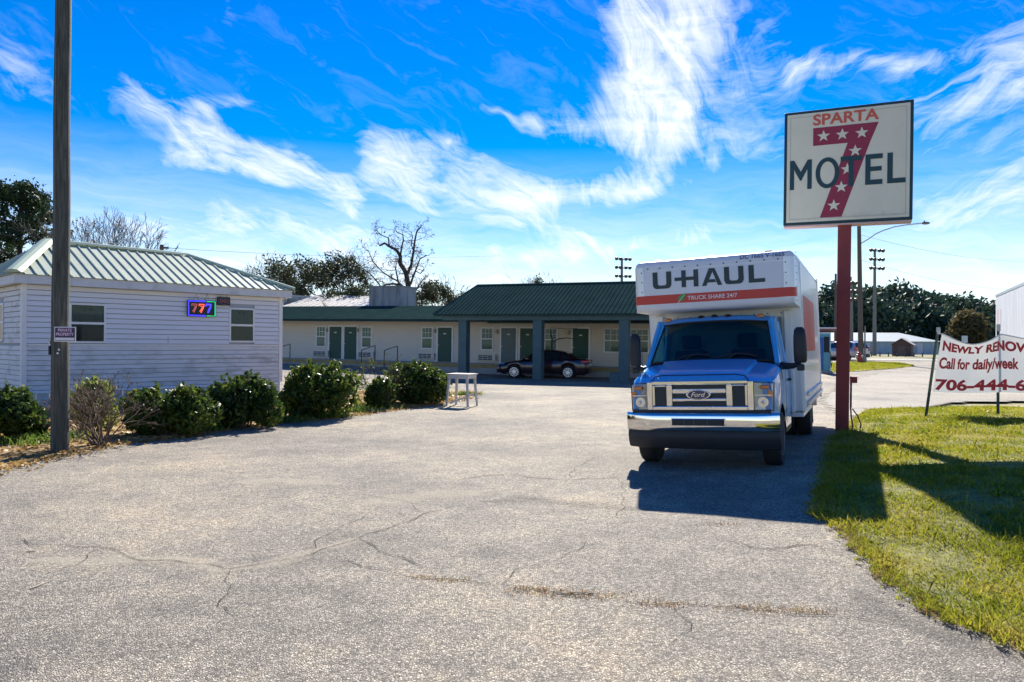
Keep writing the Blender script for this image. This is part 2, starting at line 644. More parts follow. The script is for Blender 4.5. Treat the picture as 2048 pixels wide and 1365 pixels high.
#LOTHERE
# concrete apron beyond the sign
apron = [ghit(*p) for p in ((1640, 800), (1690, 762), (1760, 748), (1900, 742), (2300, 742), (2400, 800), (1900, 805), (1700, 835))]
ap = inpoly(apron)
sheet('concrete_apron', np.linspace(5, 40, 110), np.linspace(12, 62, 150), .012, M_CONC, keep=ap)
# cross street beyond
road_m = asphalt_mat('pale_road', (.28, .27, .25), (.50, .48, .44), (1.1, 1.06, 1.0), 40)
sheet('road', np.linspace(-60, 150, 90), np.linspace(67, 77, 8), .03, road_m)

# planting bed along the office
bed_edge = [ghit(*p) for p in ((-260, 985), (-60, 955), (60, 925), (140, 908), (235, 888), (330, 880), (430, 862), (560, 846), (700, 832),
                               (800, 818), (885, 806), (935, 797))]
bed_back = [ghit(965, 786), ghit(915, 772), ghit(760, 772), ghit(620, 772), Vector((-7.0, 23.4, 0)), Vector((-12.0, 18.3, 0)),
            Vector((-19, 24, 0)), Vector((-24, 18, 0))]
bedpoly = bed_edge + bed_back
inbed = inpoly(bedpoly)
M_BED = mat('leaf_litter_soil', (.20, .125, .055), .95, var=.4, vscale=9, c2=(.36, .24, .10), bump=.8, bscale=30,
            dirt=((.09, .065, .04), .5, .8))
bedjit = lambda x, y: inbed(x + .10 * np.sin(y * 7.1) + .06 * np.sin(x * 17), y + .10 * np.sin(x * 5.3) + .05 * np.sin(y * 19))
bed_dist = polydist(bedpoly)
sheet('planting_bed', np.linspace(-24, 0, 240), np.linspace(6, 27, 210), lambda X, Y: np.clip(bed_dist(X, Y) * .35 + .012 * np.sin(X * 13) * np.sin(Y * 11), -.03, .03), M_BED,
      keep=lambda x, y: bed_dist(x, y) > -.15)

# grass verge on the right
verge = [ghit(*p) for p in ((1640, 1032), (1690, 1062), (1735, 1105), (1790, 1165), (1850, 1215), (1950, 1258), (2060, 1302), (2300, 1420))]
verge += [Vector((9.5, 2.6, 0)), Vector((19, 6, 0)), Vector((17.5, 19, 0))]
verge += [ghit(*p) for p in ((2100, 778), (1960, 782), (1862, 791), (1790, 806), (1745, 822), (1715, 842), (1690, 868), (1664, 880), (1658, 930),
                             (1650, 985))]
inver = inpoly(verge)
M_TURF = mat('turf_soil', (.10, .11, .02), .95, var=.4, vscale=7, c2=(.22, .20, .06), bump=.8, bscale=30)
verj = lambda x, y: inver(x + .07 * np.sin(y * 9.1) + .04 * np.sin(x * 23), y + .06 * np.sin(x * 7.3) + .03 * np.sin(y * 29))
ver_dist = polydist(verge)
sheet('grass_verge', np.linspace(2.2, 20, 300), np.linspace(2, 20, 300), lambda X, Y: np.clip(ver_dist(X, Y) * .3 + .014 * np.sin(X * 15 + Y * 3) * np.sin(Y * 12 - X * 4), -.035, .03), M_TURF,
      keep=lambda x, y: ver_dist(x, y) > -.15)
lot = sheet('parking_lot', lx_, ly_, lambda X, Y: -.10 * (np.maximum(ver_dist(X, Y), bed_dist(X, Y)) > .45), M_ASPH)

# grass island by the hydrant
isl = [ghit(*p) for p in ((1600, 742), (1650, 728), (1730, 725), (1800, 727), (1830, 733), (1790, 738), (1720, 743), (1660, 746))]
M_ISL = mat('far_grass', (.16, .18, .03), .95, var=.35, vscale=2, c2=(.30, .28, .07), bump=.5, bscale=8)
sheet('grass_island', np.linspace(12, 36, 60), np.linspace(38, 64, 60), .03, M_ISL, keep=inpoly(isl))


# ------------------------------------------------ grass blades, litter, cracks
def blade_mat(name, ca, cb, cc, sc):
    m = bpy.data.materials.new(name); m.use_nodes = True
    t = m.node_tree; b = t.nodes['Principled BSDF']
    P_ = N(t, 'ShaderNodeTexCoord').outputs['Object']
    n1 = N(t, 'ShaderNodeTexNoise', inp={'Vector': P_, 'Scale': sc, 'Detail': 5.0, 'Roughness': .7})
    wn = N(t, 'ShaderNodeTexNoise', inp={'Vector': P_, 'Scale': 38.0, 'Detail': 1.0})
    f = mth(t, 'ADD', mth(t, 'MULTIPLY', n1.outputs['Fac'], .62), mth(t, 'MULTIPLY', wn.outputs['Fac'], .38))
    rp = N(t, 'ShaderNodeValToRGB', inp={0: f})
    e = rp.color_ramp.elements
    e[0].position = .38; e[0].color = (*ca, 1)
    e[1].position = .64; e[1].color = (*cc, 1)
    x = e.new(.51); x.color = (*cb, 1)
    t.links.new(rp.outputs[0], b.inputs['Base Color'])
    b.inputs['Roughness'].default_value = .5
    b.inputs['Specular IOR Level'].default_value = .35
    tr = N(t, 'ShaderNodeBsdfTranslucent', inp={0: rp.outputs[0]})
    ms = N(t, 'ShaderNodeMixShader', inp={0: .45, 1: b.outputs[0], 2: tr.outputs[0]})
    t.links.new(ms.outputs[0], t.nodes['Material Output'].inputs[0])
    return m


def blades(name, x, y, h, w, m, lean=.55, zoff=.02, label=None, cat=None):
    n = len(x)
    z = ground_z(x, y) + zoff
    B = np.stack([x, y, z], 1)
    th = rng.uniform(0, 2 * np.pi, n)
    side = np.stack([np.cos(th), np.sin(th), np.zeros(n)], 1) * (w * .5)[:, None]
    lt = rng.uniform(0, 2 * np.pi, n); la = rng.uniform(.1, 1.0, n) * lean
    dirv = np.stack([np.cos(lt) * np.sin(la), np.sin(lt) * np.sin(la), np.cos(la)], 1)
    mid = B + dirv * (h * .55)[:, None]
    tip = mid + (dirv * np.array([1.7, 1.7, .55])) * (h * .5)[:, None]
    V = np.stack([B - side, B + side, mid + side * .7, tip, mid - side * .7], 1).reshape(-1, 3)
    me = np_mesh(name, V, np.arange(5 * n).reshape(n, 5))
    o = link(name, me, m)
    return tag(o, label, cat, kind='stuff')


def scatter(poly_fn, x0, x1, y0, y1, n, dens_fn=None):
    out = []
    tot = 0
    while tot < n:
        x = rng.uniform(x0, x1, n); y = rng.uniform(y0, y1, n)
        k = poly_fn(x, y)
        if dens_fn is not None:
            k &= rng.uniform(0, 1, n) < dens_fn(x, y)
        out.append(np.stack([x[k], y[k]], 1)); tot += k.sum()
    return np.concatenate(out)[:n]


M_GRASS = blade_mat('verge_grass', (.15, .20, .012), (.35, .35, .022), (.54, .43, .10), 1.1)
dn = lambda x, y: np.clip(6.0 / np.maximum(y, 3), .2, 1.0) ** 1.9
frin = lambda x, y: (ver_dist(x, y) > -.09 + .09 * np.sin(x * 31) * np.sin(y * 27)) & (x < 1.05 * y + 1.2)
pts = scatter(frin, 2.4, 18, 2.4, 19.5, 260000, dn)
far = np.clip(pts[:, 1] / 8, .8, 2.2)
nz = (np.sin(pts[:, 0] * 2.3 + 1) * np.sin(pts[:, 1] * 1.9) + np.sin(pts[:, 0] * 5.1) * np.sin(pts[:, 1] * 4.3 + 2)) * .25 + .75
hh = rng.gamma(5, .0105, len(pts)) * nz * (0.85 + .2 * far)
blades('grass_blades', pts[:, 0], pts[:, 1], np.clip(hh, .015, .17), .0075 * far * rng.uniform(.7, 1.6, len(pts)), M_GRASS, .9,
       label='yellow green mown grass covering the verge around the banner posts', cat='grass')
# dry straw fringe where the turf meets the pavement
fr2 = lambda x, y: (np.abs(ver_dist(x, y) - .02) < .10 + .07 * np.sin(x * 11) * np.sin(y * 9)) & (y < 8.6)
pts = scatter(fr2, 2.4, 9, 2.4, 8.8, 11000)
M_FRN = blade_mat('dry_fringe', (.20, .12, .04), (.38, .28, .10), (.40, .38, .06), 3.0)
blades('dry_grass_fringe', pts[:, 0], pts[:, 1], rng.uniform(.015, .06, len(pts)), rng.uniform(.004, .009, len(pts)), M_FRN, 1.35, .008,
       label='dry brown grass fringe where the verge meets the pavement', cat='grass')
# broad leaved weeds in clumps through the turf
seg = []
for i in range(70):
    cx_, cy_ = scatter(verj, 2.4, 12, 3, 16, 1)[0]
    k = int(rng.integers(25, 60))
    seg.append(np.stack([rng.normal(cx_, .07, k), rng.normal(cy_, .07, k)], 1))
pts = np.concatenate(seg)
M_CLUMP = blade_mat('verge_weeds', (.08, .15, .012), (.16, .25, .02), (.34, .36, .04), 2.0)
blades('verge_weeds', pts[:, 0], pts[:, 1], rng.uniform(.04, .12, len(pts)), rng.uniform(.008, .022, len(pts)), M_CLUMP, 1.1,
       label='clumps of broad leaved green weeds scattered through the verge', cat='weeds')
# a few taller stalks on the verge edge
pts = scatter(verj, 2.4, 9, 3, 14, 420)
blades('tall_grass_stalks', pts[:, 0], pts[:, 1], rng.uniform(.10, .24, 420), rng.uniform(.004, .007, 420), M_GRASS, .35,
       label='scattered taller grass stalks standing above the mown verge', cat='grass')
# island grass
pts = scatter(inpoly(isl), 12, 36, 38, 64, 9000)
blades('island_grass', pts[:, 0], pts[:, 1], rng.uniform(.05, .16, 9000), rng.uniform(.03, .06, 9000), M_GRASS, .7,
       label='mown grass on the small traffic island by the red hydrant', cat='grass')

# leaf litter in the bed
pts = scatter(bedjit, -20, 0, 8, 26, 16000)
C = np.column_stack([pts, ground_z(pts[:, 0], pts[:, 1]) + rng.uniform(.022, .05, len(pts))])
M_LIT = blade_mat('fallen_leaves', (.17, .09, .03), (.36, .23, .08), (.55, .40, .18), 2.0)
o = link('leaf_litter', leaf_mesh('leaf_litter', C, .055, 1.9, flat=.93), M_LIT)
tag(o, 'brown and straw coloured fallen leaves under the hedge bushes', 'leaf litter', kind='stuff')
# litter washed onto the pavement edge
seg = []
for a, b in zip(bed_edge, bed_edge[1:]):
    k = int((b - a).length * 260)
    tt = rng.uniform(0, 1, k)
    off = rng.normal(0, .16, k)
    d = (b - a).normalized(); nn = Vector((d.y, -d.x))
    seg.append(np.stack([a.x + (b.x - a.x) * tt + nn.x * off, a.y + (b.y - a.y) * tt + nn.y * off], 1))
pts = np.concatenate(seg)
C = np.column_stack([pts, ground_z(pts[:, 0], pts[:, 1]) + rng.uniform(.006, .03, len(pts))])
o = link('pavement_leaf_litter', leaf_mesh('pavement_leaf_litter', C, .035, 1.8, flat=.95), M_LIT)
tag(o, 'thin scatter of dry leaves along the pavement edge of the bed', 'leaf litter', kind='stuff')
# ground cover weeds along the bed edge
seg = []
for (px, py, r, k) in ((640, 836, .35, 500), (700, 826, .3, 300), (560, 846, .3, 350), (390, 862, .3, 250), (120, 880, .3, 300), (60, 890, .4, 350),
                       (930, 792, .25, 200), (745, 818, .3, 300)):
    c = ghit(px, py)
    seg.append(np.stack([rng.normal(c.x, r, k), rng.normal(c.y, r * .5, k)], 1))
pts = np.concatenate(seg)
M_WEED = blade_mat('bed_weeds', (.07, .13, .02), (.13, .21, .03), (.30, .32, .07), 3.0)
blades('bed_weeds', pts[:, 0], pts[:, 1], rng.uniform(.06, .26, len(pts)), rng.uniform(.012, .03, len(pts)), M_WEED, .8,
       label='green weeds and tufts growing at the foot of the hedge', cat='weeds')


def ribbon_mat(name, c, thr, mx=1.0, soft=.22, nsc=16.0, mw=.55):
    m = bpy.data.materials.new(name); m.use_nodes = True
    t = m.node_tree; b = t.nodes['Principled BSDF']
    b.inputs['Roughness'].default_value = .95
    b.inputs['Specular IOR Level'].default_value = .1
    P_ = N(t, 'ShaderNodeTexCoord').outputs['Object']
    n1 = N(t, 'ShaderNodeTexNoise', inp={'Vector': P_, 'Scale': nsc, 'Detail': 8.0, 'Roughness': .85})
    at = N(t, 'ShaderNodeAttribute', attribute_name='mid')
    n2 = N(t, 'ShaderNodeTexNoise', inp={'Vector': P_, 'Scale': 60.0, 'Detail': 2.0})
    cm = N(t, 'ShaderNodeMix', data_type='RGBA', inp={0: n2.outputs['Fac'], 6: (*[q * .6 for q in c], 1), 7: (*[min(1, q * 1.4) for q in c], 1)})
    t.links.new(cm.outputs[2], b.inputs['Base Color'])
    s = mth(t, 'ADD', n1.outputs['Fac'], mth(t, 'MULTIPLY', at.outputs['Fac'], mw))
    al = N(t, 'ShaderNodeMapRange', inp={'Value': s, 'From Min': thr, 'From Max': thr + soft, 'To Max': mx}).outputs[0]
    t.links.new(al, b.inputs['Alpha'])
    return m


M_CRACK = ribbon_mat('crack_tar', (.04, .036, .032), .65, .9, .25, 7.0, .4)
M_SAND = ribbon_mat('sand_streak', (.56, .50, .39), .62, .55, .55, 22.0, .45)
M_OILY = ribbon_mat('dark_stain', (.10, .095, .09), .72, .45, .6, 9.0, .45)


def ribbon(name, px, w, m, dz, wig=.02):
    P_ = [ghit(*p) for p in px]
    L = []
    for a, b in zip(P_, P_[1:]):
        k = max(2, int((b - a).length / .07))
        for i in range(k):
            L.append(a.lerp(b, i / k))
    L.append(P_[-1])
    rows = []
    ph = random.uniform(0, 9)
    for i, p in enumerate(L):
        d = (L[min(i + 1, len(L) - 1)] - L[max(i - 1, 0)]).normalized()
        nn = Vector((-d.y, d.x, 0))
        o = nn * (wig * (math.sin(i * .9 + ph) + math.sin(i * .37 + ph * 2) + random.uniform(-.6, .6)))
        ww = w * (.55 + .45 * math.sin(i * .31 + ph) ** 2) * min(1, (i + 1) / 4, (len(L) - i) / 4)
        rows.append([p + o + nn * (ww * k) for k in (-1, -.6, -.25, .25, .6, 1)])
    mb = MB()
    mb.grid([[(q.x, q.y, gz(q.x, q.y) + dz) for q in r] for r in rows])
    me = mb.mesh(name)
    at = me.attributes.new('mid', 'FLOAT', 'POINT')
    at.data.foreach_set('value', np.tile(np.array([0, .55, 1, 1, .55, 0], np.float32), len(rows)))
    o = link(name, me, m, lot)
    return o


ck1 = [(30, 1080), (68, 1089), (200, 1095), (280, 1123), (355, 1120), (450, 1141), (530, 1130), (620, 1108), (720, 1078), (850, 1030), (930, 1010)]
ck2 = [(655, 1118), (700, 1128), (800, 1150), (900, 1162), (1000, 1172), (1100, 1186), (1200, 1197), (1330, 1212), (1460, 1214), (1620, 1230), (1800, 1250)]
ribbon('sand_streak', ck1[3:9], .2, M_SAND, .004)
ribbon('sand_streak', [(60, 1120), (220, 1125), (380, 1118)], .28, M_SAND, .004)
ribbon('sand_streak', [(460, 968), (560, 962), (680, 970)], .4, M_SAND, .004)
ribbon('sand_streak', [(720, 1012), (860, 990), (980, 985)], .5, M_SAND, .004)
ribbon('stain', [(960, 1004), (1060, 1000), (1180, 1010), (1290, 1022)], .4, M_OILY, .004)
ribbon('stain', [(1700, 1180), (1800, 1240), (1950, 1290), (2048, 1330)], .28, M_OILY, .004)
ribbon('pavement_crack', ck1, .011, M_CRACK, .008)
ribbon('pavement_crack', ck2, .011, M_CRACK, .008)
ribbon('pavement_crack', [(720, 1078), (800, 1120), (860, 1140)], .014, M_CRACK, .008)
ribbon('pavement_crack', [(900, 960), (1010, 950), (1130, 962), (1240, 955)], .02, M_CRACK, .008)
ribbon('pavement_crack', [(1440, 1080), (1520, 1098), (1600, 1092), (1660, 1100)], .016, M_CRACK, .008)
for pl in ([(450, 1141), (470, 1170), (440, 1205), (455, 1240)], [(200, 1095), (150, 1130), (90, 1150)], [(620, 1108), (640, 1080), (690, 1050), (760, 1020)],
           [(1000, 1172), (1040, 1140), (1120, 1118), (1180, 1082)], [(1330, 1212), (1380, 1250), (1360, 1300)], [(850, 1030), (800, 1000), (720, 990), (600, 1000), (480, 990)],
           [(1130, 962), (1160, 930), (1230, 900)], [(330, 930), (420, 945), (520, 935), (640, 948)], [(780, 880), (880, 890), (990, 872), (1100, 880)], [(1240, 955), (1250, 1000), (1230, 1040)]):
    ribbon('pavement_crack', pl, .007, M_CRACK, .008)
# dry weeds rooted in the crack
seg = []
for (px, py, r, k) in ((1050, 1180, .10, 120), (1100, 1186, .16, 220), (1180, 1192, .16, 220), (1330, 1210, .12, 150), (1500, 1216, .16, 160),
                       (1570, 1224, .14, 160), (850, 1156, .08, 60), (900, 1162, .08, 80), (1440, 1050, .1, 60), (1640, 1226, .1, 60)):
    c = ghit(px, py)
    seg.append(np.stack([rng.normal(c.x, r, k), rng.normal(c.y, r * .3, k)], 1))
pts = np.concatenate(seg)
M_DRY = blade_mat('dry_weeds', (.16, .07, .025), (.34, .19, .06), (.40, .36, .12), 5.0)
blades('crack_weeds', pts[:, 0], pts[:, 1], rng.uniform(.008, .028, len(pts)), rng.uniform(.003, .009, len(pts)), M_DRY, 1.4, .004,
       label='low brown and green weeds rooted in the pavement crack', cat='weeds')
# dry twigs lying on the pavement
for (a, b) in (((1110, 1187), (1195, 1190)), ((60, 1180), (98, 1165)), ((52, 1106), (72, 1104))):
    A, B = ghit(*a), ghit(*b)
    mb = MB()
    pts_ = [A.lerp(B, i / 4) + Vector((0, random.uniform(-.01, .01), .008)) for i in range(5)]
    mb.chain(pts_, [.004, .005, .005, .004, .003], 5)
    tag(link('twig', mb.mesh('twig', True), mat('straw', (.55, .47, .33), .9)), 'thin pale dry twig lying on the pavement', 'twig', 'dry twigs on the pavement')


# ================================================================== OFFICE
M_SIDE = mat('white_siding', (.74, .75, .78), .55, var=.05, vscale=3, dirt=((.45, .45, .42), .60, .35), stretch=(.35, 1, 3))
M_SIDE2 = mat('grimy_siding', (.70, .70, .70), .6, var=.06, vscale=4, dirt=((.30, .31, .27), .50, .7), stretch=(.6, 1, 2))
M_FASC = mat('weathered_fascia', (.62, .64, .66), .6, var=.08, vscale=5, dirt=((.33, .34, .33), .56, .6))
M_OROOF = mat('pale_green_roof', (.46, .50, .38), .5, .0, var=.08, vscale=2, dirt=((.30, .33, .27), .55, .5))
M_OROOFD = mat('green_roof_trim', (.44, .52, .38), .5, .0, var=.05)
M_WHITE = mat('white_trim', (.78, .78, .76), .5, var=.04)
M_DARK = mat('dark_interior', (.02, .03, .035), .8)
M_BLIND = mat('window_blind', (.13, .24, .24), .7)
GLASS = glass_mat('window_glass', (.45, .66, .66), .55)
M_SKIRT = mat('skirt_metal', (.50, .54, .55), .6, var=.08)


def line_hit(px, A, d):
    """distance s along a wall line (point A, direction d in plan) that a pixel column's ray meets"""
    r = ray(px, 690)
    det = r.x * (-d.y) + d.x * r.y
    s = (r.x * A.y - r.y * A.x) / (d.x * r.y - d.y * r.x)
    return s


def z_at(px, py, depth):
    d = ray(px, py)
    return CAM.z + d.z / d.y * depth


OA = Vector((-12.04, 18.2)); OB = Vector((-7.27, 23.3))
od = (OB - OA); OL = od.length; od.normalize()
on_ = Vector((-od.y, od.x))
oz = 0.0
oang = math.atan2(od.y, od.x)
office = thing('office_building', 'white clapboard office with pale green ribbed metal hip roof behind the hedge', 'building',
               (OA.x, OA.y, oz), (0, 0, oang))
OD = 4.6


def off_px(px, py):                      # local (s, z) on the long wall
    s = line_hit(px, OA, od)
    p = OA + od * s
    return s, z_at(px, py, p.y)


EAVE = 3.16
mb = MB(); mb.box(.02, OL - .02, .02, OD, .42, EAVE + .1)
part('wall', mb, mat('siding_gap_shade', (.40, .43, .47), .8), office)  # backing toned darker, painting shade into the gaps between boards
# long wall clapboards: two bands of lapped boards
z_mid = 1.64
z_bot = .50


def wbox_list(s0, s1, openings, z0, z1):
    """split a board's run around openings"""
    runs = [(s0, s1)]
    for (a, b, c, d) in openings:
        if z1 <= c + .01 or z0 >= d - .01:
            continue
        nr = []
        for (p, q) in runs:
            if b <= p or a >= q:
                nr.append((p, q))
            else:
                if a > p: nr.append((p, a))
                if b < q: nr.append((b, q))
        runs = nr
    return runs


wins = []
for (xa, xb, ya, yb) in ((142, 207, 611, 683), (461, 505, 620, 682)):
    s0, _ = off_px(xa, 650); s1, _ = off_px(xb, 650)
    _, zt = off_px((xa + xb) / 2, ya); _, zb = off_px((xa + xb) / 2, yb)
    wins.append((s0, s1, zb, zt))


def clap(run0, run1, z0, z1, nrows, opens, face, parent, m, axis='x', lap=.018):
    """lapped boards; face = outward offset sign along -y (axis x) or -x (axis y)"""
    hgt = (z1 - z0) / nrows
    for i in range(nrows):
        a, b = z0 + i * hgt, z0 + (i + 1) * hgt
        for (p, q) in wbox_list(run0, run1, opens, a, b):
            mb = MB()
            if axis == 'x':
                prof = [(p, -.006, b - .004), (p, -.006 - lap, a + .014), (p, .0, a + .014), (p, .0, b - .004)]
                mb.prism(prof, (q - p, 0, 0))
            else:
                prof = [(-.006, p, b - .004), (-.006 - lap, p, a + .014), (0, p, a + .014), (0, p, b - .004)]
                mb.prism(prof, (0, q - p, 0))
            part('siding_board', mb, m, parent)


ow = [(a - .05, b + .05, c - .05, d + .05) for (a, b, c, d) in wins]
clap(.09, OL - .09, z_mid + .03, EAVE - .02, 11, ow, -1, office, M_SIDE)
clap(.09, OL - .09, z_bot, z_mid - .02, 9, [], -1, office, M_SIDE2)
# the short wall round the corner
owl = [(1.75, 2.5, 1.75, 2.75)]
clap(.09, OD - .05, z_mid + .03, EAVE - .02, 11, [(1.7, 2.55, 1.7, 2.8)], -1, office, M_SIDE2, 'y')
clap(.09, OD - .05, z_bot, z_mid - .02, 9, [], -1, office, M_SIDE2, 'y')
mb = MB(); mb.box(-.03, .085, -.03, .085, z_bot, EAVE)
part('corner_trim', mb, M_WHITE, office)
mb = MB(); mb.box(OL - .085, OL + .03, -.03, .085, z_bot, EAVE)
part('corner_trim', mb, M_WHITE, office)
mb = MB(); mb.box(.09, OL - .09, -.035, -.001, z_mid - .018, z_mid + .028)
part('belt_trim', mb, M_WHITE, office)
mb = MB(); mb.box(.09, OL - .09, -.04, -.001, z_bot - .07, z_bot - .002)
part('starter_trim', mb, mat('blue_white_trim', (.74, .80, .88), .5), office)
s0, s1 = off_px(335, 690)[0], OL
mb = MB(); mb.box(s0, s0 + .03, -.026, -.002, z_mid + .03, z_mid + .24)
part('siding_seam', mb, M_SIDE2, office)
n = 24
for i in range(n):
    mb = MB(); a = .02 + i * (OL - .04) / n; b = a + (OL - .04) / n - .012
    mb.box(a, b, -.004 + .012 * (i % 2), .02, -.2, z_bot - .075)
    part('skirt_panel', mb, M_SKIRT, office)
mb = MB(); mb.box(-.015, .02, .03, OD, -.2, z_bot - .004)
part('skirt_panel', mb, M_SKIRT, office)


def sash_window(parent, s0, s1, z0, z1, y=-.03, grid=False, blind=True, frame=.05, m=M_WHITE, axis='x'):
    root = None

    def bx(a, b, c, d, e, f):
        mb = MB()
        if axis == 'x': mb.box(a, b, c, d, e, f)
        else: mb.box(c, d, a, b, e, f)
        return mb
    zm = (z0 + z1) / 2
    mb = bx(s0 - frame, s1 + frame, y, .0, z1, z1 + frame)
    for q in ((s0 - frame, s0, z0, z1), (s1, s1 + frame, z0, z1), (s0 - frame, s1 + frame, z0 - frame, z0), (s0, s1, zm - .03, zm + .03)):
        m2 = bx(q[0], q[1], y - (.012 if q[3] == z0 else 0), .0, q[2], q[3])
        k = len(mb.v); mb.v += m2.v; mb.f += [tuple(i + k for i in f) for f in m2.f]
    w = part('window', mb, m, parent)
    part('recess', bx(s0, s1, -.003, .0005, z0, z1), M_DARK, w)
    if blind:
        part('blind', bx(s0 + .02, s1 - .02, -.0065, -.0035, zm + .04, z1 - .01), M_BLIND, w)
    for (a, b) in ((z0, zm - .03), (zm + .03, z1)):
        part('pane', bx(s0, s1, y + .012, y + .014, a, b), GLASS, w)
    if grid:
        g = MB()
        for (a, b) in ((zm + .03, z1),):
            for k in (1, 2):
                x = s0 + (s1 - s0) * k / 3
                m2 = bx(x - .01, x + .01, y + .004, y + .011, a, b); kk = len(g.v); g.v += m2.v; g.f += [tuple(i + kk for i in f) for f in m2.f]
            x = (a + b) / 2
            m2 = bx(s0, s1, y + .002, y + .0035, x - .01, x + .01); kk = len(g.v); g.v += m2.v; g.f += [tuple(i + kk for i in f) for f in m2.f]
        part('muntin', g, m, w)
    return w


for (a, b, c, d) in wins:
    w = sash_window(office, a, b, c, d)
    for k in range(9):
        zz = (c + d) / 2 + .06 + k * ((d - c) / 2 - .08) / 9
        mb = MB(); mb.box(a + .03, b - .03, -.0115, -.0075, zz, zz + .022)
        part('blind_slat', mb, M_BLIND, w)
    for (u0, u1, v0, v1) in ((-.17, -.05, .02, .09), (.02, .15, .02, .09), (-.12, .12, .11, .125)):
        mb = MB(); mb.box((a + b) / 2 + u0 * (b - a), (a + b) / 2 + u1 * (b - a), -.0178, -.0172, d - .16 + v0, d - .16 + v1)
        part('window_notice', mb, mat('decal_dark', (.05, .08, .09), .6), w)
sash_window(office, 1.8, 2.45, 1.78, 2.68, axis='y')

# roof: hip with ribbed sheets
ov = .24
FZ0, FZ1 = EAVE - .02, EAVE + .20
for (x0, x1, y0, y1, nm) in ((-ov, OL + ov, -ov, -ov + .04, 1), (-ov, -ov + .04, -ov + .04, OD + ov, 0),
                             (OL + ov - .04, OL + ov, -ov + .04, OD + ov, 0)):
    mb = MB(); mb.box(x0, x1, y0, y1, FZ0, FZ1)
    part('fascia', mb, M_FASC, office, bevel=.006)
mb = MB(); mb.box(-ov + .04, OL + ov - .04, -ov + .04, .06, FZ0 + .02, FZ0 + .05)
part('soffit', mb, M_WHITE, office)
mb = MB(); mb.box(-ov + .04, .06, .06, OD + ov, FZ0 + .02, FZ0 + .05)
part('soffit', mb, M_WHITE, office)
RZ = 4.46
e = .04
zr = FZ1 + .012
P00 = Vector((-ov - e, -ov - e, zr)); P10 = Vector((OL + ov + e, -ov - e, zr))
P01 = Vector((-ov - e, OD + ov + e, zr)); P11 = Vector((OL + ov + e, OD + ov + e, zr))
K0 = Vector((1.05, 2.05, RZ)); K1 = Vector((4.85, 2.05, RZ - .04))
K0b = Vector((1.05, OD - 2.05, RZ)); K1b = Vector((4.85, OD - 2.05, RZ - .04))


def rib_roof(parent, A, B, C2, D2, pitch, m, rib=.03, name='roof_panel', group=1):
    """quad A-B along the eave, D2-C2 along the ridge: sheets with a raised rib, running up the slope"""
    A, B, C2, D2 = Vector(A), Vector(B), Vector(C2), Vector(D2)
    ex = (B - A).normalized()
    nrm = (B - A).cross(D2 - A).normalized()
    if nrm.z < 0: nrm = -nrm
    us = nrm.cross(ex).normalized()
    if us.z < 0: us = -us
    q = lambda p: ((p - A).dot(ex), (p - A).dot(us))
    pb, pc, pd = q(B), q(C2), q(D2)
    top = pd[1]

    def vmax(u):
        if u < pd[0]: return pd[1] * u / max(pd[0], 1e-6)
        if u > pc[0]: return pc[1] * (pb[0] - u) / max(pb[0] - pc[0], 1e-6)
        return pd[1] + (pc[1] - pd[1]) * (u - pd[0]) / max(pc[0] - pd[0], 1e-6)
    nn = max(1, round(pb[0] / pitch)); w = pb[0] / nn
    for g0 in range(0, nn, group):
        mb = MB()
        for i in range(g0, min(nn, g0 + group)):
            u0, u1 = i * w, (i + 1) * w
            prof = [(u0, 0), (u0 + w * .84, 0), (u0 + w * .87, rib), (u0 + w * .97, rib), (u1, 0)]
            rows = []
            extra = [x for x in (pd[0], pc[0]) if u0 + .01 < x < u1 - .01]
            lo_, hi_ = [], []
            for (u, h) in prof:
                vv = max(0.0, vmax(u))
                lo_.append(A + ex * u + nrm * h); hi_.append(A + ex * u + us * vv + nrm * h)
            mb.grid([lo_, hi_])
            lo2 = [p - nrm * .02 - nrm * 0 for p in lo_]
            mb.grid([lo2, lo_])
        part(name, mb, m, parent)


# under-deck so that no gap shows below the sheets
mb = MB()
for quad in ((P00, P10, K1, K0), (P01, P00, K0, K0b), (P10, P11, K1b, K1), (P11, P01, K0b, K1b)):
    mb.poly([p - Vector((0, 0, .015)) for p in quad])
mb.poly([p - Vector((0, 0, .015)) for p in (K0, K1, K1b, K0b)])
part('roof_deck', mb, M_OROOF, office)
rib_roof(office, P00, P10, K1, K0, .26, M_OROOF, .03)
rib_roof(office, P01, P00, K0, K0b, .235, M_OROOF, .035)
for (a, b, r) in ((P00, K0, .2), (K0, K1, .13), (K1, P10, .07), (K0, K0b, .1)):
    d = (b - a).normalized(); s = d.cross(Vector((0, 0, 1))).normalized(); u_ = s.cross(d)
    mb = MB()
    prof = [s * -r - u_ * .03, s * -r * .55 + u_ * .035, u_ * .055, s * r * .55 + u_ * .035, s * r - u_ * .03]
    prof = [q + u_ * .055 for q in prof]
    mb.grid([[a + q for q in prof], [b + q for q in prof]])
    mb.poly([a + q for q in prof])
    part('hip_cap' if a.z < 4 or b.z < 4 else 'ridge_cap', mb, M_OROOFD, office)

# neon sign hanging under the eave, and its smaller neighbour
sL, zT = off_px(371, 600); sR, zB = off_px(428, 635)
neon = thing('neon_sign', 'lit rectangular neon sign with three sevens hanging under the office eave', 'neon sign',
             (OA + od * ((sL + sR) / 2)).to_3d(), (0, 0, oang))
nw, nz0, nz1 = (sR - sL) / 2, zB, zT
mb = MB(); mb.box(-nw, nw, -.11, -.075, nz0, nz1)
part('backing', mb, mat('neon_black', (.008, .008, .012), .4), neon, bevel=.012)


def neon_mat(nm, c, s):
    return mat(nm, tuple(x * .5 for x in c), .4, emit=(c, s))


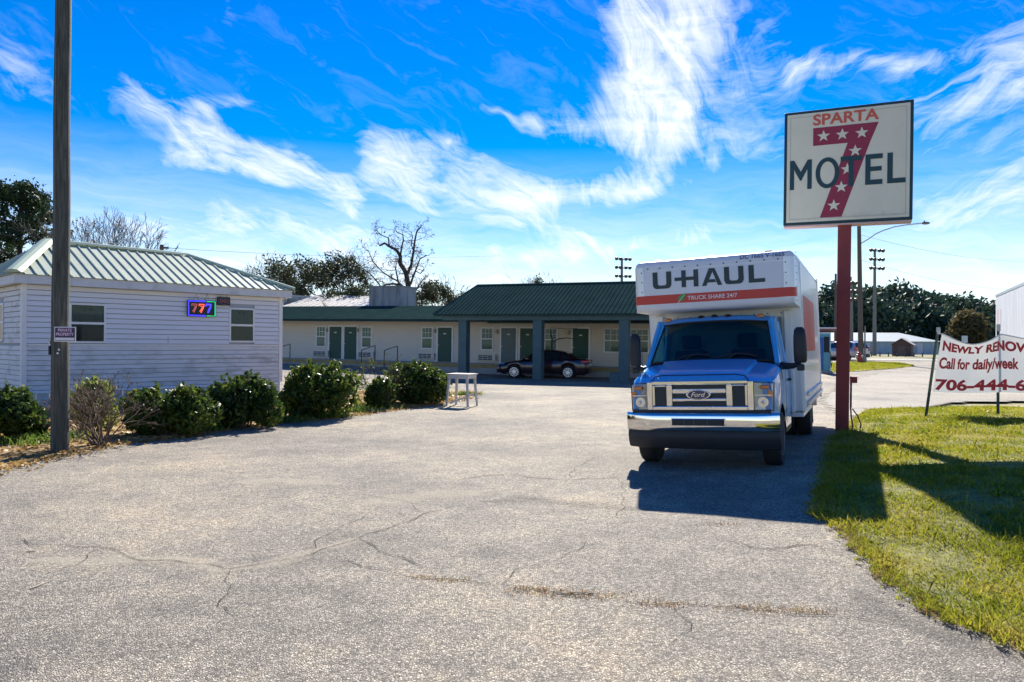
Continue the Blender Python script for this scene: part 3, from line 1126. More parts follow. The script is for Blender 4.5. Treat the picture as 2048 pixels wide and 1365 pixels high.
NB = neon_mat('neon_blue', (.03, .03, 1.0), 1.5); NG = neon_mat('neon_green', (.02, .55, .22), .7)
NR = neon_mat('neon_red', (1.0, .12, .05), 1.0); NRd = neon_mat('neon_red_dim', (.55, .14, .12), .5)
cz = (nz0 + nz1) / 2; hw, hz = nw - .03, (nz1 - nz0) / 2 - .03
mb = MB(); mb.chain([(0.1, -.118, cz + hz), (-hw, -.118, cz + hz), (-hw, -.118, cz - hz), (.1, -.118, cz - hz)], .017, 6)
part('border_tube', mb, NB, neon)
mb = MB(); mb.chain([(.14, -.118, cz + hz), (hw, -.118, cz + hz), (hw, -.118, cz - hz), (.14, -.118, cz - hz)], .013, 6)
part('border_tube', mb, NG, neon)
for (dx, mm, r) in ((-.22, NRd, .010), (-.01, NR, .012), (.19, NB, .026)):
    mb = MB()
    hh_ = hz * .58
    mb.chain([(dx - .075, -.118, cz + hh_ - .05), (dx - .075, -.118, cz + hh_), (dx + .075, -.118, cz + hh_), (dx + .045, -.118, cz + .02),
              (dx - .02, -.118, cz - hh_)], r, 6)
    if r < .02:
        mb.chain([(dx - .04, -.118, cz + hh_ - .05), (dx + .03, -.118, cz + hh_ - .05), (dx + .0, -.118, cz), (dx - .055, -.118, cz - hh_ + .03)], r * .8, 6)
    part('digit_tube', mb, mm, neon)
for dx in (-.16, .16):
    mb = MB()
    mb.tube((dx, -.09, EAVE - .02), (dx - .07, -.09, nz1), .005, n=5); mb.tube((dx, -.09, EAVE - .02), (dx + .07, -.09, nz1), .005, n=5)
    part('hanging_chain', mb, mat('chain_grey', (.2, .2, .2), .5, .6), neon)
sL, zT = off_px(431, 594); sR, zB = off_px(457, 612)
osn = thing('open_sign', 'small unlit black OPEN sign beside the neon sevens', 'sign', (OA + od * ((sL + sR) / 2)).to_3d(), (0, 0, oang))
ow2 = (sR - sL) / 2
mb = MB(); mb.box(-ow2, ow2, -.10, -.07, zB, zT); part('backing', mb, MATS['neon_black'], osn, bevel=.008)
mb = MB()
for i in range(24):
    t0, t1 = 2 * math.pi * i / 24, 2 * math.pi * (i + 1) / 24
    f_ = lambda t: ((ow2 - .03) * math.cos(t), -.105, (zB + zT) / 2 + ((zT - zB) / 2 - .03) * math.sin(t))
    mb.tube(f_(t0), f_(t1), .006, n=5)
part('oval_tube', mb, mat('unlit_blue_tube', (.12, .16, .28), .4), osn)
text_part('lettering', 'OPEN', mat('unlit_red_tube', (.45, .12, .12), .4), osn,
          lambda u, v: ((u - .5) * ow2 * 1.25, -.107, (zB + zT) / 2 + (v - .5) * .09), .01)
for dx in (-.1, .1):
    mb = MB(); mb.tube((dx, -.085, EAVE - .02), (dx, -.085, zT), .004, n=5); part('hanging_chain', mb, MATS['chain_grey'], osn)

# ================================================================== MOTEL WING
MA = R(-22.0)
MTILT = R(0.62)
W0 = Vector((-4.1, 44.3, .64))
motel = thing('motel_building', 'long low white motel wing with dark green metal roof and green doors', 'building', W0, (0, MTILT, MA))
MM = Matrix.Translation(W0) @ Matrix.Rotation(MA, 4, 'Z') @ Matrix.Rotation(MTILT, 4, 'Y')
MI = MM.inverted()


def motel_px(px, py, y=0.0):
    """local (x, z) where a pixel's ray meets the motel plane at local depth y"""
    o = MI @ CAM; d = MI.to_3x3() @ ray(px, py)
    t = (y - o.y) / d.y
    p = o + d * t
    return p.x, p.z


M_MSIDE = mat('cream_siding', (.66, .60, .50), .6, var=.05, vscale=3, dirt=((.46, .40, .32), .58, .4), stretch=(.4, 1, 3))
M_MROOF = mat('dark_green_roof', (.030, .060, .056), .85, .0, spec=.0, var=.15, vscale=1.2, dirt=((.045, .075, .07), .55, .4))
M_GDOOR = mat('green_door_paint', (.008, .065, .045), .5, var=.1)
M_GREYD = mat('grey_door_paint', (.10, .15, .15), .5, var=.15)
M_KERB = mat('kerb_yellow', (.34, .25, .09), .7, var=.2, vscale=4, dirt=((.2, .16, .1), .5, .6))
M_CONC2 = mat('grey_concrete', (.34, .34, .33), .85, var=.15, vscale=3, bump=.3)
XL, XR = -17.0, 16.5
mb = MB(); mb.box(XL, XR, .02, 6.2, -.05, 2.62)
part('wall', mb, M_MSIDE, motel)
# lapped siding of the long wall, boards too small to pick apart: one relief mesh
mb = MB()
nb_ = 17
for i in range(nb_):
    a, b = i * 2.6 / nb_, (i + 1) * 2.6 / nb_
    mb.prism([(XL, -.003, b), (XL, -.020, a), (XL, .018, a), (XL, .018, b)], (XR - XL, 0, 0))
o = part('siding', mb, M_MSIDE, motel); o['kind'] = 'stuff'
mb = MB(); mb.box(XL - .5, XR + .5, -1.5, .0, -.9, 0.0)
wk = part('walkway', mb, M_CONC2, motel)
mb = MB(); mb.box(XL - .5, XR + .5, -1.515, -1.502, -.23, -.02)
part('painted_kerb', mb, M_KERB, wk)
# doors
for (xa, xb, mm, lab) in ((662, 681, M_GDOOR, None), (692, 711, M_GDOOR, None), (878, 902, M_GDOOR, None), (1004, 1031, M_GREYD, 'weathered grey door'),
                          (1043, 1068, M_GDOOR, None), (1148, 1175, M_GDOOR, None)):
    x0, _ = motel_px(xa, 690); x1, _ = motel_px(xb, 690)
    c = (x0 + x1) / 2; x0, x1 = c - .46, c + .46
    mb = MB(); mb.box(x0, x1, -.045, -.0225, .02, 2.05)
    d_ = part('door', mb, mm, motel, label=lab)
    mb = MB()
    for q in ((x0 - .09, x0, .0, 2.14), (x1, x1 + .09, .0, 2.14), (x0, x1, 2.05, 2.14)):
        mb.box(q[0], q[1], -.05, -.0215, q[2], q[3])
    part('door_frame', mb, M_WHITE, d_)
    for (a, b) in ((.10, .42), (.50, .82)):
        for (z0, z1) in ((.2, .85), (1.0, 1.85)):
            mb = MB(); mb.box(x0 + a, x0 + b, -.052, -.0455, z0, z1); part('door_panel', mb, mm, d_, bevel=.004)
    mb = MB(); mb.box(c - .09, c + .09, -.056, -.053, 1.66, 1.72); part('room_number_plate', mb, M_WHITE, d_)
    mb = MB(); mb.lathe([(.012, 0), (.012, .04), (.03, .045), (.03, .07)], (x0 + .07, -.046, 1.0), (0, -1, 0), 10)
    part('door_knob', mb, mat('brass', (.6, .5, .3), .3, 1.0), d_, True)
# windows
for (xa, xb) in ((634, 650), (725, 742), (845, 864), (964, 985), (1091, 1113), (1210, 1245), (1262, 1296)):
    x0, _ = motel_px(xa, 690); x1, _ = motel_px(xb, 690)
    sash_window(motel, x0, x1, .82, 2.02, y=-.05, grid=True, blind=True, frame=.07)
# through-wall air conditioners with grilles
M_ACM = mat('ac_beige', (.62, .60, .54), .5, var=.06)
for (xa, xb, ya) in ((626, 656, 706), (716, 747, 708), (836, 868, 712), (955, 991, 717)):
    x0, _ = motel_px(xa, ya, -.2); x1, _ = motel_px(xb, ya, -.2)
    ac = part('air_conditioner', MB().box(x0, x1, -.24, -.021, .14, .52), M_ACM, motel, bevel=.01)
    for r in range(3):
        for k in range(3):
            w_ = (x1 - x0) * .8 / 3
            a = x0 + .05 + k * w_
            z = .19 + r * .10
            part('grille_slot', MB().box(a + .015, a + w_ - .015, -.246, -.2405, z, z + .065), M_DARK, ac)
# wall lamps by the doors
for px in (655, 717, 871, 995, 1139):
    x0, _ = motel_px(px, 660)
    mb = MB(); mb.box(x0 - .04, x0 + .04, -.05, -.021, 1.72, 1.98); mb.lathe([(.05, 0), (.07, .06), (.045, .2), (.02, .22)], (x0, -.12, 1.74), (0, 0, 1), 10)
    part('wall_lamp', mb, mat('lamp_brass', (.45, .42, .35), .4, .3), motel)
# roof
RE = Vector((0, -1.75, 2.50)); RR = Vector((0, 3.1, 3.52))
mb = MB(); mb.box(XL - .5, XR + .5, -1.72, .0, 2.40, 2.44)
part('porch_ceiling', mb, mat('tan_soffit', (.55, .45, .30), .7), motel)
mb = MB(); mb.box(XL - .5, XR + .5, -1.77, -1.73, 2.36, 2.50)
part('fascia', mb, M_MROOF, motel)
xs_ = np.arange(XL - .5, XR + .51, .9)
for a, b in zip(xs_, xs_[1:]):
    rib_roof(motel, (a, -1.8, 2.505), (b, -1.8, 2.505), (b, 3.1, 3.52), (a, 3.1, 3.52), .23, M_MROOF, .022, group=4)
mb = MB()
mb.poly([(XL - .5, 3.12, 3.515), (XR + .5, 3.12, 3.515), (XR + .5, 8.0, 2.5), (XL - .5, 8.0, 2.5)])
mb.poly([(XL - .5, -1.75, 2.49), (XL - .5, 3.1, 3.5), (XL - .5, 8, 2.49)])
mb.poly([(XR + .5, -1.75, 2.49), (XR + .5, 3.1, 3.5), (XR + .5, 8, 2.49)])
part('rear_roof', mb, M_MROOF, motel)
# concrete housing on the roof
xa, _ = motel_px(738, 600, 4.2); xb, _ = motel_px(803, 600, 4.2)
_, zt = motel_px(770, 574, 4.2)
M_HOUS = mat('stained_concrete', (.36, .36, .35), .9, var=.12, vscale=2.5, dirt=((.16, .16, .16), .47, .75), stretch=(3, 3, .4), bump=.3)
hs_ = part('roof_housing', MB().box(xa, xb, 4.2, 6.2, 2.8, zt), M_HOUS, motel, bevel=.02)
part('coping', MB().box(xa - .05, xb + .05, 4.15, 6.25, zt + .001, zt + .07), mat('grey_coping', (.30, .30, .29), .9), hs_)
# handrails where steps meet the walkway
for (xa, xb, w) in ((566, 580, 'at the office end of the walkway'), (733, 750, 'right of the paired green doors'),
                    (778, 795, 'between the double and single green doors')):
    x0, _ = motel_px(xa, 705, -1.4); x1, _ = motel_px(xb, 700, -1.4)
    c0 = MM @ Vector(((x0 + x1) / 2, -1.4, 0))
    hr = thing('handrail', 'thin dark steel handrail ' + w, 'handrail', c0, (0, MTILT, MA), 'handrails along the motel walkway')
    hx = (x1 - x0) / 2
    ms_ = mat('dark_steel', (.03, .035, .04), .5, .3)
    part('post', MB().box(hx - .02, hx + .02, -.02, .02, 0, .92), ms_, hr)
    part('post', MB().box(-hx - .02, -hx + .02, -.55, -.51, -.62, .62), ms_, hr)
    part('top_rail', MB().chain([(hx, 0, .92), (-hx, -.53, .64)], .022, 6), ms_, hr)

# ================================================================== PORTE-COCHERE
C2 = Vector((1.31, 36.0, 0))
PZ = .03
canopy = thing('drive_through_canopy', 'square columned drive-through canopy with dark green hip roof over the sedan', 'canopy', (C2.x, C2.y, PZ), (0, MTILT * .6, MA))
CM = Matrix.Translation((C2.x, C2.y, PZ)) @ Matrix.Rotation(MTILT * .6, 4, 'Y')
CMm = Matrix.Translation((C2.x, C2.y, PZ)) @ Matrix.Rotation(MA, 4, 'Z') @ Matrix.Rotation(MTILT * .6, 4, 'Y')
CI = CMm.inverted()


def can_px(px, py, y=0.0):
    o = CI @ CAM; d = CI.to_3x3() @ ray(px, py)
    t = (y - o.y) / d.y
    p = o + d * t
    return p.x, p.z


M_COL = mat('slate_green_column', (.045, .105, .125), .6, var=.15, vscale=3, bump=.1)
hc = .225
cxs = [can_px(928, 700)[0], can_px(1077, 700)[0], can_px(1249, 700)[0], can_px(1249, 700)[0] + 4.0]
BZ = 2.86
for i, x in enumerate(cxs):
    for y in (0,):
        if y and i in (1,):
            pass
        mb = MB(); mb.box(x - hc, x + hc, y - hc, y + hc, -.3, BZ)
        c_ = part('column', mb, M_COL, canopy, bevel=.008)
        if i == 2 and y == 0:
            part('plinth', MB().box(x - hc - .42, x - hc - .01, y - hc, y + hc, -.2, .42), M_COL, c_)
x0c, x1c = can_px(868, 640, -.55)[0], cxs[-1] + 1.0
mb = MB(); mb.box(x0c + .35, x1c - .35, -.27, .27, BZ + .002, BZ + .22); part('beam', mb, M_COL, canopy)
mb = MB(); mb.box(x0c + .35, x1c - .35, 5.33, 5.87, BZ + .002, BZ + .22); part('beam', mb, M_COL, canopy)
mb = MB(); mb.box(x0c + .1, x1c - .1, -.45, 6.5, BZ + .224, BZ + .26); part('ceiling', mb, mat('canopy_ceiling', (.40, .36, .28), .8), canopy)
ez = BZ + .30
rx0, rz = can_px(955, 571, 3.1)
E00 = Vector((x0c, -.62, ez)); E10 = Vector((x1c, -.62, ez)); E01 = Vector((x0c, 6.8, ez)); E11 = Vector((x1c, 6.8, ez))
Q0 = Vector((rx0, 3.1, rz)); Q1 = Vector((x1c - (rx0 - x0c), 3.1, rz))
nseg = 14
mb = MB()
for q in ((E00, E10, Q1, Q0), (E10, E11, Q1), (E11, E01, Q0, Q1), (E01, E00, Q0)):
    mb.poly([p - Vector((0, 0, .02)) for p in q])
part('roof_deck', mb, M_MROOF, canopy)
rib_roof(canopy, E00, E10, Q1, Q0, .22, M_MROOF, .025, group=1)
rib_roof(canopy, E01, E00, Q0, Q0, .25, M_MROOF, .025, group=2)
for (a, b) in ((E00, Q0), (Q0, Q1)):
    d = (b - a).normalized(); s = d.cross(Vector((0, 0, 1))).normalized(); u_ = s.cross(d)
    mb = MB(); prof = [s * -.12 - u_ * .02, u_ * .05, s * .12 - u_ * .02]
    mb.grid([[a + q for q in prof], [b + q for q in prof]])
    part('ridge_cap', mb, M_MROOF, canopy)
mb = MB()
for q in ((x0c, x1c, -.62, -.58), (x0c, x1c, 6.76, 6.8)):
    mb.box(q[0] + .01, q[1] - .01, q[2], q[3], ez - .09, ez - .022)
mb.box(x0c + .01, x0c + .05, -.57, 6.75, ez - .09, ez - .022); mb.box(x1c - .05, x1c - .01, -.57, 6.75, ez - .09, ez - .022)
part('fascia', mb, M_MROOF, canopy)

# curved metal stand by the wall behind the sedan
b0 = atd(1103, 728, 40.2)
st = thing('arched_metal_stand', 'thin dark arched metal stand in front of the motel wall behind the sedan', 'stand', (b0.x, b0.y, gz(b0.x, b0.y)), (0, 0, MA))
sm_ = mat('black_metal', (.015, .015, .017), .4, .4)
part('post', MB().chain([(0, 0, 0), (0, 0, 1.0), (.02, 0, 2.05), (-.1, 0, 2.5)], [.05, .05, .045, .02], 8), sm_, st, True)
part('arm', MB().chain([(.01, 0, 1.86), (.4, 0, 2.02), (.8, 0, 2.08), (1.25, 0, 2.03)], [.035, .03, .025, .02], 6), sm_, st, True)
part('wire_frame', MB().chain([(-.1, 0, 2.4), (-.1, 0, 2.62), (.9, 0, 2.56), (1.5, 0, 2.6)], .014, 5), sm_, st)
part('foot', MB().box(-.35, .35, -.25, .25, 0, .04), sm_, st)

# pale metal roofed wing behind, rising over the motel ridge
rw = thing('rear_wing', 'pale sunlit metal roofed wing standing behind the motel ridge', 'building', (0, 0, 0))
pA = atd(560, 614, 56); pB = atd(752, 620, 54); pC = atd(752, 602, 60); pD = atd(575, 588, 62)
M_PALE = mat('pale_metal_roof', (.60, .56, .48), .45, .2, var=.06, dirt=((.4, .3, .2), .6, .5), vscale=1)
rib_roof(rw, pA, pB, pC, pD, .5, M_PALE, .03, group=1)
for t0 in (.46, .88):
    a = pA.lerp(pB, t0 + .03); b = pD.lerp(pC, t0 - .12); c = pD.lerp(pC, t0 - .09); d = pA.lerp(pB, t0 + .06)
    mb = MB(); mb.prism([p + Vector((0, 0, .045)) for p in (a, d, c, b)], (0, 0, .03)); part('roof_strip', mb, mat('rusty_strip', (.16, .11, .08), .8), rw)
mb = MB()
g4 = [Vector((p.x, p.y, .0)) for p in (pA, pB, pC, pD)]
t4 = [p - Vector((0, 0, .05)) for p in (pA, pB, pC, pD)]
for i in range(4):
    j = (i + 1) % 4
    mb.quad(g4[i], g4[j], t4[j], t4[i])
part('wall', mb, M_MSIDE, rw)


# ================================================================== BOX TRUCK
TT = R(2.3)                                  # leans with the crossfall of the verge
truck = thing('box_truck', 'white moving truck with blue cab, chrome grille and cab-over box parked by the verge', 'truck',
              (TC.x, TC.y, .034), (0, -TT, -TA))
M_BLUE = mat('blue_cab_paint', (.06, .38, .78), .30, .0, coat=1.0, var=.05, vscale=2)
M_BOXW = mat('truck_box_white', (.72, .73, .74), .38, .0, var=.03, vscale=2, dirt=((.52, .52, .50), .62, .4), coat=.25)
M_ALU = mat('truck_aluminium', (.62, .63, .65), .33, .75, var=.05, vscale=6)
M_CHROME = mat('chrome', (.80, .80, .80), .07, 1.0)
M_BLK = mat('black_plastic', (.012, .014, .017), .5)
M_GRL = mat('grille_black', (.012, .02, .024), .45)
M_RUB = mat('tyre_rubber', (.015, .016, .018), .8, var=.2, vscale=20)
M_RED = mat('red_stripe', (.62, .055, .03), .45, var=.04)
M_LET = mat('dark_green_lettering', (.025, .05, .05), .5)
M_WLET = mat('white_lettering', (.8, .8, .78), .5)
M_LEAFG = mat('leaf_green_decal', (.05, .35, .06), .5)
WSG = glass_mat('windscreen_glass', (.24, .50, .55), .85)
LENS = glass_mat('lamp_lens', (.9, .92, .95), .95)
M_AMB = mat('amber_lens', (.75, .20, .03), .2, coat=.5)
M_REFL = mat('lamp_reflector', (.85, .85, .85), .12, 1.0)
M_RIVD = mat('rivet_dark', (.06, .07, .08), .5, .4)


def tp(name, mb, m, parent=None, **kw):
    return part(name, mb, m, parent or truck, **kw)


# ---- cargo box: side profile pushed across, edges rounded
HW = 1.18
prof = [(2.02, .62), (6.62, .62), (6.62, 3.03), (1.2, 3.03), (1.2, 2.235), (2.02, 2.235)]
me = MB().prism([(-HW, y, z) for y, z in prof], (2 * HW, 0, 0)).mesh('cargo_box')
bm = bmesh.new(); bm.from_mesh(me)


def near_e(e, f):
    return all(f(v.co) for v in e.verts)


big = [e for e in bm.edges if near_e(e, lambda c: abs(c.y - 1.2) < .01) or near_e(e, lambda c: abs(c.y - 2.02) < .01 and c.z < 2.3 and abs(abs(c.x) - HW) < .01)
       or near_e(e, lambda c: c.z > 3.0)]
bmesh.ops.bevel(bm, geom=list(set(big)), offset=.10, segments=5, affect='EDGES', profile=.5, clamp_overlap=True)
bm.to_mesh(me); bm.free()
me.shade_smooth(); me.set_sharp_from_angle(angle=R(40))
box = link('cargo_box', me, M_BOXW, truck)
# front sheet seam lines and trims
yf = 1.2
for zz in (2.875,):
    tp('panel_seam', MB().box(-1.03, 1.03, yf - .004, yf + .004, zz, zz + .008), M_ALU, box)
for xx in (-1.035, 1.03):
    tp('panel_seam', MB().box(xx, xx + .006, yf - .004, yf + .004, 2.32, 2.875), M_ALU, box)
# corner castings
for s in (-1, 1):
    mb = MB()
    arc = [R(a) for a in range(0, 91, 15)]
    rows = []
    for z in np.linspace(2.34, 2.93, 4):
        rr = [(s * 1.03, yf - .0035, z)] + [(s * (HW - .1 + .1035 * math.sin(t)), yf + .1 - .1035 * math.cos(t), z) for t in arc] + [(s * (HW + .0035), yf + .2, z)]
        rows.append(rr)
    mb.grid(rows)
    tp('corner_trim', mb, M_ALU, box, smooth=True)
# red band round the front
mb = MB()
rows = []
arc = [R(a) for a in range(0, 91, 15)]
for z in (2.352, 2.487):
    r = [(-HW - .006, yf + .25, z)] + [(-(HW - .1) - .106 * math.sin(t), yf + .1 - .106 * math.cos(t), z) for t in reversed(arc)]
    r += [((HW - .1) + .106 * math.sin(t), yf + .1 - .106 * math.cos(t), z) for t in arc] + [(HW + .006, yf + .25, z)]
    rows.append(r)
mb.grid(rows)
tp('red_stripe', mb, M_RED, box, smooth=True)
# lettering U-HAUL drawn letter by letter
zb_, zt_ = 2.585, 2.845


def letter(name, polys, x0, x1, m=M_LET, y=yf - .006):
    mb = MB()
    for p in polys:
        mb.poly([(x0 + u * (x1 - x0), y, zb_ + v * (zt_ - zb_)) for u, v in p])
    tp(name, mb, m, box)


U_ = [[(0, .22), (.27, .30), (.27, 1), (0, 1)], [(.73, .30), (1, .22), (1, 1), (.73, 1)],
      [(0, .22), (.05, .09), (.13, .02), (.22, 0), (.36, 0), (.36, .2), (.32, .22), (.27, .30)],
      [(.36, 0), (.64, 0), (.64, .2), (.36, .2)],
      [(.64, 0), (.78, 0), (.87, .02), (.95, .09), (1, .22), (.73, .30), (.68, .22), (.64, .2)]]
letter('letter_u', U_, -.885, -.595)
H_ = [[(0, .40), (.29, .40), (.29, .60), (0, .60)], [(.29, 0), (.48, 0), (.48, 1), (.29, 1)], [(.48, .40), (.80, .40), (.80, .60), (.48, .60)], [(.80, 0), (1, 0), (1, 1), (.80, 1)]]
letter('letter_h', H_, -.545, -.185)
A_ = [[(0, 0), (.22, 0), (.54, .8), (.42, 1), (.36, 1)], [(.78, 0), (1, 0), (.64, 1), (.42, 1), (.54, .8)], [(.29, .18), (.71, .18), (.64, .36), (.365, .36)]]
letter('letter_a', A_, -.135, .165)
letter('letter_u', U_, .195, .475)
letter('letter_l', [[(0, 0), (.33, 0), (.33, 1), (0, 1)], [(.33, 0), (1, 0), (1, .22), (.33, .22)]], .545, .775)
text_part('stripe_lettering', 'TRUCK SHARE 24/7', M_WLET, box, lambda u, v: (-.355 + u * .73, yf - .011, 2.388 + v * .062), .012)
mb = MB()
mb.poly([(-.49, yf - .011, 2.375), (-.50, yf - .011, 2.43), (-.45, yf - .011, 2.475), (-.375, yf - .011, 2.492), (-.40, yf - .011, 2.42), (-.44, yf - .011, 2.38)])
lf = tp('leaf_emblem', mb, M_LEAFG, box)
mb = MB(); mb.poly([(-.515, yf - .013, 2.345), (-.507, yf - .013, 2.343), (-.40, yf - .013, 2.47), (-.408, yf - .013, 2.472)])
tp('leaf_vein', mb, M_WLET, lf)
# fleet number on the rounded top edge
cy, czr = yf + .1, 2.93


def numtop(u, v):
    t = R(8 + 42 * v)
    return (.43 + u * .62, cy - .107 * math.cos(t), czr + .107 * math.sin(t))


text_part('fleet_number', 'DC 1665 V-1665', mat('number_blue', (.06, .09, .22), .5), box, lambda u, v: numtop(u, -.05 + v * .85), .012)
# rivets: each row one part
for (z, n_, nm) in ((2.905, 11, 'r'), (2.318, 11, 'r')):
    mb = MB()
    for i in range(n_):
        x = -.96 + i * 1.92 / (n_ - 1)
        yy = yf - .006 if z > 2.33 else yf + .012
        mb.lathe([(.011, -.004), (.011, .004), (.006, .008)], (x, yy, z), (0, -1, 0), 8)
    tp('rivet_row', mb, M_RIVD, box)['kind'] = 'stuff'
for s in (-1, 1):
    mb = MB()
    for z in np.linspace(2.55, 2.85, 3):
        mb.lathe([(.010, -.004), (.010, .004), (.006, .008)], (s * 1.06, yf - .004, z), (0, -1, 0), 8)
    tp('rivet_row', mb, M_RIVD, box)['kind'] = 'stuff'
    mb = MB()
    for z in np.linspace(.8, 2.15, 8):
        mb.lathe([(.010, -.004), (.010, .004), (.006, .008)], (s * .98, 2.018, z), (0, -1, 0), 8)
    tp('rivet_row', mb, M_RIVD, box)['kind'] = 'stuff'
mb = MB()
for i in range(10):
    mb.lathe([(.010, -.004), (.010, .004), (.006, .008)], (-.9 + i * .2, 2.018, 2.16), (0, -1, 0), 8)
tp('rivet_row', mb, M_RIVD, box)['kind'] = 'stuff'
# driver-side wall: sheets, rivet columns, red logo panel, rub rails, rear frame
for i in range(9):
    y0 = 2.16 + i * .485
    tp('side_panel', MB().box(HW, HW + .005, y0 + .006, y0 + .479, .72, 2.93), M_BOXW, box)
    tp('side_panel', MB().box(-HW - .005, -HW, y0 + .006, y0 + .479, .72, 2.93), M_BOXW, box)
mb = MB()
for y in np.arange(1.42, 6.6, .12):
    mb.lathe([(.009, 0), (.006, .007)], (HW + .005, y, 2.96), (1, 0, 0), 6)
    mb.lathe([(.009, 0), (.006, .007)], (HW + .005, y, .69), (1, 0, 0), 6) if y > 2.2 else None
for z in np.arange(2.3, 3.0, .1):
    mb.lathe([(.010, 0), (.006, .007)], (HW + .005, 1.36, z), (1, 0, 0), 6)
tp('rivet_row', mb, M_RIVD, box)['kind'] = 'stuff'
tp('side_red_panel', MB().box(HW + .0055, HW + .008, 2.5, 5.2, 1.55, 2.45), M_RED, box)
for z in (.70, .84):
    tp('rub_rail', MB().box(HW + .006, HW + .045, 2.6, 6.6, z, z + .05), M_ALU, box, bevel=.008)
tp('rear_frame', MB().box(-HW - .02, HW + .02, 6.6, 6.66, .58, 3.04), M_ALU, box, bevel=.01)
for x in (-.82, 0, .82):
    tp('marker_light', MB().box(x - .05, x + .05, 1.3, 1.36, 3.026, 3.05), M_AMB, box, bevel=.008)
# chassis and rear bumper
tp('chassis_frame', MB().box(-.5, -.38, .5, 6.5, .45, .60).box(.38, .5, .5, 6.5, .45, .60).box(-.5, .5, 4.5, 5.0, .35, .50), M_BLK)
tp('rear_bumper', MB().box(-1.1, 1.1, 6.55, 6.75, .40, .56), M_ALU, bevel=.015)
tp('fuel_skirt', MB().box(.86, HW - .02, 2.08, 4.1, .55, .615), M_BOXW)

# ---- wheels
WR = .385


def wheel(x, y, side, dual=False):
    w_ = .115
    t = tp('wheel', MB().lathe([(WR * .62, -w_), (WR * .93, -w_), (WR, -w_ * .7), (WR, w_ * .7), (WR * .93, w_), (WR * .62, w_)], (x, y, WR - .012), (side, 0, 0), 32), M_RUB, smooth=True)
    tp('rim', MB().lathe([(WR * .62, -.03), (WR * .62, w_ + .002), (WR * .56, w_ * .7), (WR * .40, w_ * .35), (WR * .28, w_ * .85), (WR * .14, w_ * .9), (.02, w_ * .92)], (x, y, WR - .012), (side, 0, 0), 28),
       mat('painted_rim', (.62, .63, .64), .4, .4), t, smooth=True)
    mb = MB()
    for k in range(8):
        a = 2 * math.pi * k / 8
        mb.lathe([(.014, 0), (.014, .03)], (x + side * w_ * .62, y + math.cos(a) * WR * .34, WR - .012 + math.sin(a) * WR * .34), (side, 0, 0), 6)
    tp('lug_nuts', mb, M_ALU, t)
    return t


FW, RW = .76, 4.77
for s in (-1, 1):
    wheel(s * .86, FW, s)
    wheel(s * .98, RW, s)
    wheel(s * .72, RW, s)
tp('front_axle', MB().tube((-.8, FW, .38), (.8, FW, .38), .06), M_BLK)
tp('rear_axle', MB().tube((-.9, RW, .38), (.9, RW, .38), .09), M_BLK)
mb = MB()
for s in (-1, 1):
    mb.box(min(s * .62, s * 1.1), max(s * .62, s * 1.1), RW + .46, RW + .47, .16, .66)
tp('mud_flap', mb, M_BLK)

# ---- cab shell (hood, fenders) built from stations along its length
AR, AZ = .45, .40


def zb_at(y):
    if abs(y - FW) < AR:
        return max(.47, AZ + math.sqrt(max(0, AR * AR - (y - FW) ** 2)))
    return .70 if y < FW else .47


ip = lambda y, xs, vs_: float(np.interp(y, xs, vs_))
ST = [.06, .10, .18, .26, .311, .33, .36, .42, .50, .60, .70, .76, .84]
rows = []
for y in ST:
    zb = zb_at(y)
    w = ip(y, [.06, .12, .25, .5, .84], [.925, .955, .985, 1.0, 1.0])
    zs = ip(y, [.06, .12, .3, .84], [1.17, 1.20, 1.25, 1.37])
    zc = ip(y, [.06, .10, .25, .84], [1.21, 1.255, 1.32, 1.46])
    half = [(w * .985, zb), (w, zb + .35 * (zs - zb)), (w * .995, zb + .7 * (zs - zb)), (w * .975, zs - .03), (w * .92, zs + .015), (w * .80, zs + .45 * (zc - zs)), (w * .5, zc - .012), (w * .2, zc), ]
    full = [(x, y, z) for x, z in half] + [(-x, y, z) for x, z in reversed(half)]
    rows.append(full)
mb = MB(); mb.grid(rows); mb.poly(rows[0])
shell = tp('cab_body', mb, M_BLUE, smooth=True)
# raised hood centre with a visible shut line round it
rows = []
for y in np.linspace(.045, .80, 9):
    zc = ip(y, [.045, .10, .25, .84], [1.225, 1.285, 1.35, 1.49])
    hwid = ip(y, [.045, .2, .8], [.60, .63, .70])
    rows.append([(x * hwid, y, zc - .03 * abs(x) ** 6 - .05 * (abs(x) > .98)) for x in (-1, -.985, -.93, -.8, -.4, 0, .4, .8, .93, .985, 1)])
mb = MB(); mb.grid(rows)
mb.poly(rows[0] + [(.6, .06, 1.15), (-.6, .06, 1.15)])
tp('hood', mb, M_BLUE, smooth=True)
mb = MB()
mb.chain([(-.64, .03, 1.17), (-.64, .035, 1.215), (-.60, .045, 1.265), (-.5, .05, 1.285), (.5, .05, 1.285), (.60, .045, 1.265), (.64, .035, 1.215), (.64, .03, 1.17)], .008, 6)
tp('hood_shut_line', mb, mat('dark_blue_gap', (.01, .02, .07), .6), shell)
